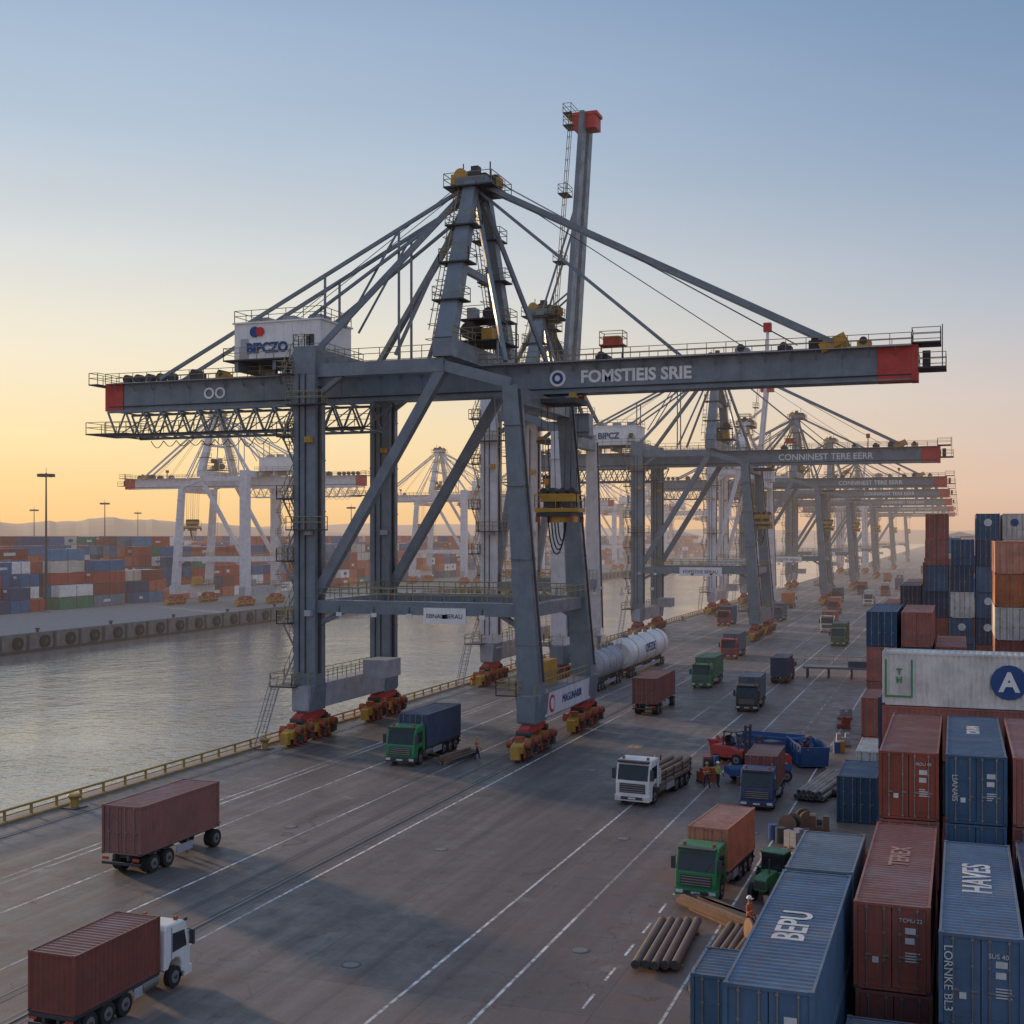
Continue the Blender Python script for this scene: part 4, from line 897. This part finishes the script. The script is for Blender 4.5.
# ------------------------------------------------------------------ workers
def clothmat(name, vest):
    m, n, L, p = newmat(name); tc = n.new("ShaderNodeTexCoord"); s_ = n.new("ShaderNodeSeparateXYZ"); L.new(tc.outputs['Object'], s_.inputs[0])
    r = n.new("ShaderNodeValToRGB"); r.color_ramp.interpolation = 'CONSTANT'; e = r.color_ramp.elements
    for q in range(5): e.new(.5)
    for el, (p_, c_) in zip(e, [(0,(.03,.025,.02)),(.06,(.03,.035,.06)),(.50,vest),(.59,(.6,.6,.55)),(.615,vest),(.765,(.42,.24,.17)),(.95,(.42,.24,.17))]): el.position = p_; el.color = c4(c_)
    mr_ = n.new("ShaderNodeMapRange"); mr_.inputs[2].default_value = 1.9; L.new(s_.outputs[2], mr_.inputs[0]); L.new(mr_.outputs[0], r.inputs[0]); L.new(r.outputs[0], p.inputs['Base Color']); p.inputs['Roughness'].default_value = .85
    return m
V1 = clothmat("worker_clothes_orange", (.45,.12,.03)); V2 = clothmat("worker_clothes_yellow", (.36,.40,.05)); SKN = paint("skin", (.42,.24,.17), .6, .1, 0)
def worker(loc, rz, mat, helm, stride=.2, arm=.15):
    V = []; E = []; R = []
    def add(p, r, par=None):
        V.append(p); R.append(r)
        if par is not None: E.append((par, len(V)-1))
        return len(V)-1
    pel = add((0,0,.95), .15); sp = add((0,.0,1.15), .14, pel); ch = add((0,-.01,1.36), .155, sp); nk = add((0,0,1.49), .06, ch); hd = add((0,-.01,1.60), .085, nk); add((0,-.01,1.70), .08, hd)
    for s_ in (-1, 1):
        k = s_*stride
        hp = add((s_*.1,0,.88), .10, pel); kn = add((s_*.11,-k*.6-.03,.50), .07, hp); an = add((s_*.12,-k+.02,.09), .045, kn); add((s_*.13,-k-.15,.045), .045, an)
        sh = add((s_*.19,0,1.40), .07, ch); el = add((s_*.26,k*.5+.02,1.13), .048, sh); wr = add((s_*.25,k*.7-arm,.90), .032, el); pm = add((s_*.25,k*.7-arm-.03,.83), .03, wr)
        for i, l in enumerate((.07,.085,.08,.065)):
            x = s_*.25+(i-1.5)*.018; a = add((x, k*.7-arm-.045,.80-.2*l), .009, pm); add((x, k*.7-arm-.03,.80-l), .008, a)
        a = add((s_*.25-s_*.035, k*.7-arm-.06,.82), .011, pm); add((s_*.25-s_*.045, k*.7-arm-.08,.79), .009, a)
    me = bpy.data.meshes.new("body"); me.from_pydata(V, E, []); e = empty("dock_worker", loc, rz)
    o = bpy.data.objects.new("body", me); COL.objects.link(o); o.parent = e; me.materials.append(mat)
    sk = o.modifiers.new("skin", 'SKIN'); sk.use_smooth_shade = True
    for i, r in enumerate(R): me.skin_vertices[0].data[i].radius = (r, r*.8 if r > .12 else r)
    me.skin_vertices[0].data[0].use_root = True
    o.modifiers.new("sub", 'SUBSURF').levels = 1
    d = MB(); d.cyl((0,0,1.70),(0,0,1.78),.135,helm,16,.11); d.cyl((0,0,1.78),(0,0,1.83),.11,helm,16,.05); d.box(-.09,.09,-.19,-.1,1.69,1.71,helm)
    d.box(-.012,.012,-.125,-.09,1.60,1.635,SKN); d.box(-.04,-.02,-.105,-.085,1.645,1.66,DARK); d.box(.02,.04,-.105,-.085,1.645,1.66,DARK); d.box(-.025,.025,-.10,-.085,1.575,1.583,ORED)
    for s_ in (-1,1): d.box(s_*.09-.01, s_*.09+.01, -.03, .01, 1.6, 1.66, SKN)
    d.obj("helmet_and_face", e)
worker((-17.0, 88.6, 0), .6, V1, YEL, .22, .2); worker((-16.3, 89.1, 0), 2.4, V2, WHITE, .05, .25)
worker((-8.9, 56.4, 0), 1.2, V1, WHITE, .15, .25); worker((-36.5, 93.5, 0), 2.0, V1, YEL, .2, .15)
def shed(loc, w_, l, h_, m):
    e = empty("warehouse", loc); d = MB(); d.box(0, w_, 0, l, 0, h_, m); d.obj("walls", e)
    d = MB(); d.extr([(-.5, h_), (w_+.5, h_), (w_/2, h_+w_*.12)], -.5, l+.5, CC['slate'], 'y'); d.obj("roof", e)
    d = MB()
    for k in range(int(w_/9)): d.box(2+k*9, 7+k*9, -.15, -.02, 0, 5, DARK); d.box(2+k*9, 7+k*9, -.12, -.02, 6.5, 7.4, GLASS)
    d.obj("doors", e)
shed((-30, 1250, 0), 60, 80, 14, CWHITE); shed((40, 1100, 0), 50, 120, 12, CONC); shed((-330, 1300, 0), 60, 90, 16, CWHITE); shed((-260, 1450, 0), 50, 90, 13, CONC)
print("objects", len(bpy.data.objects))
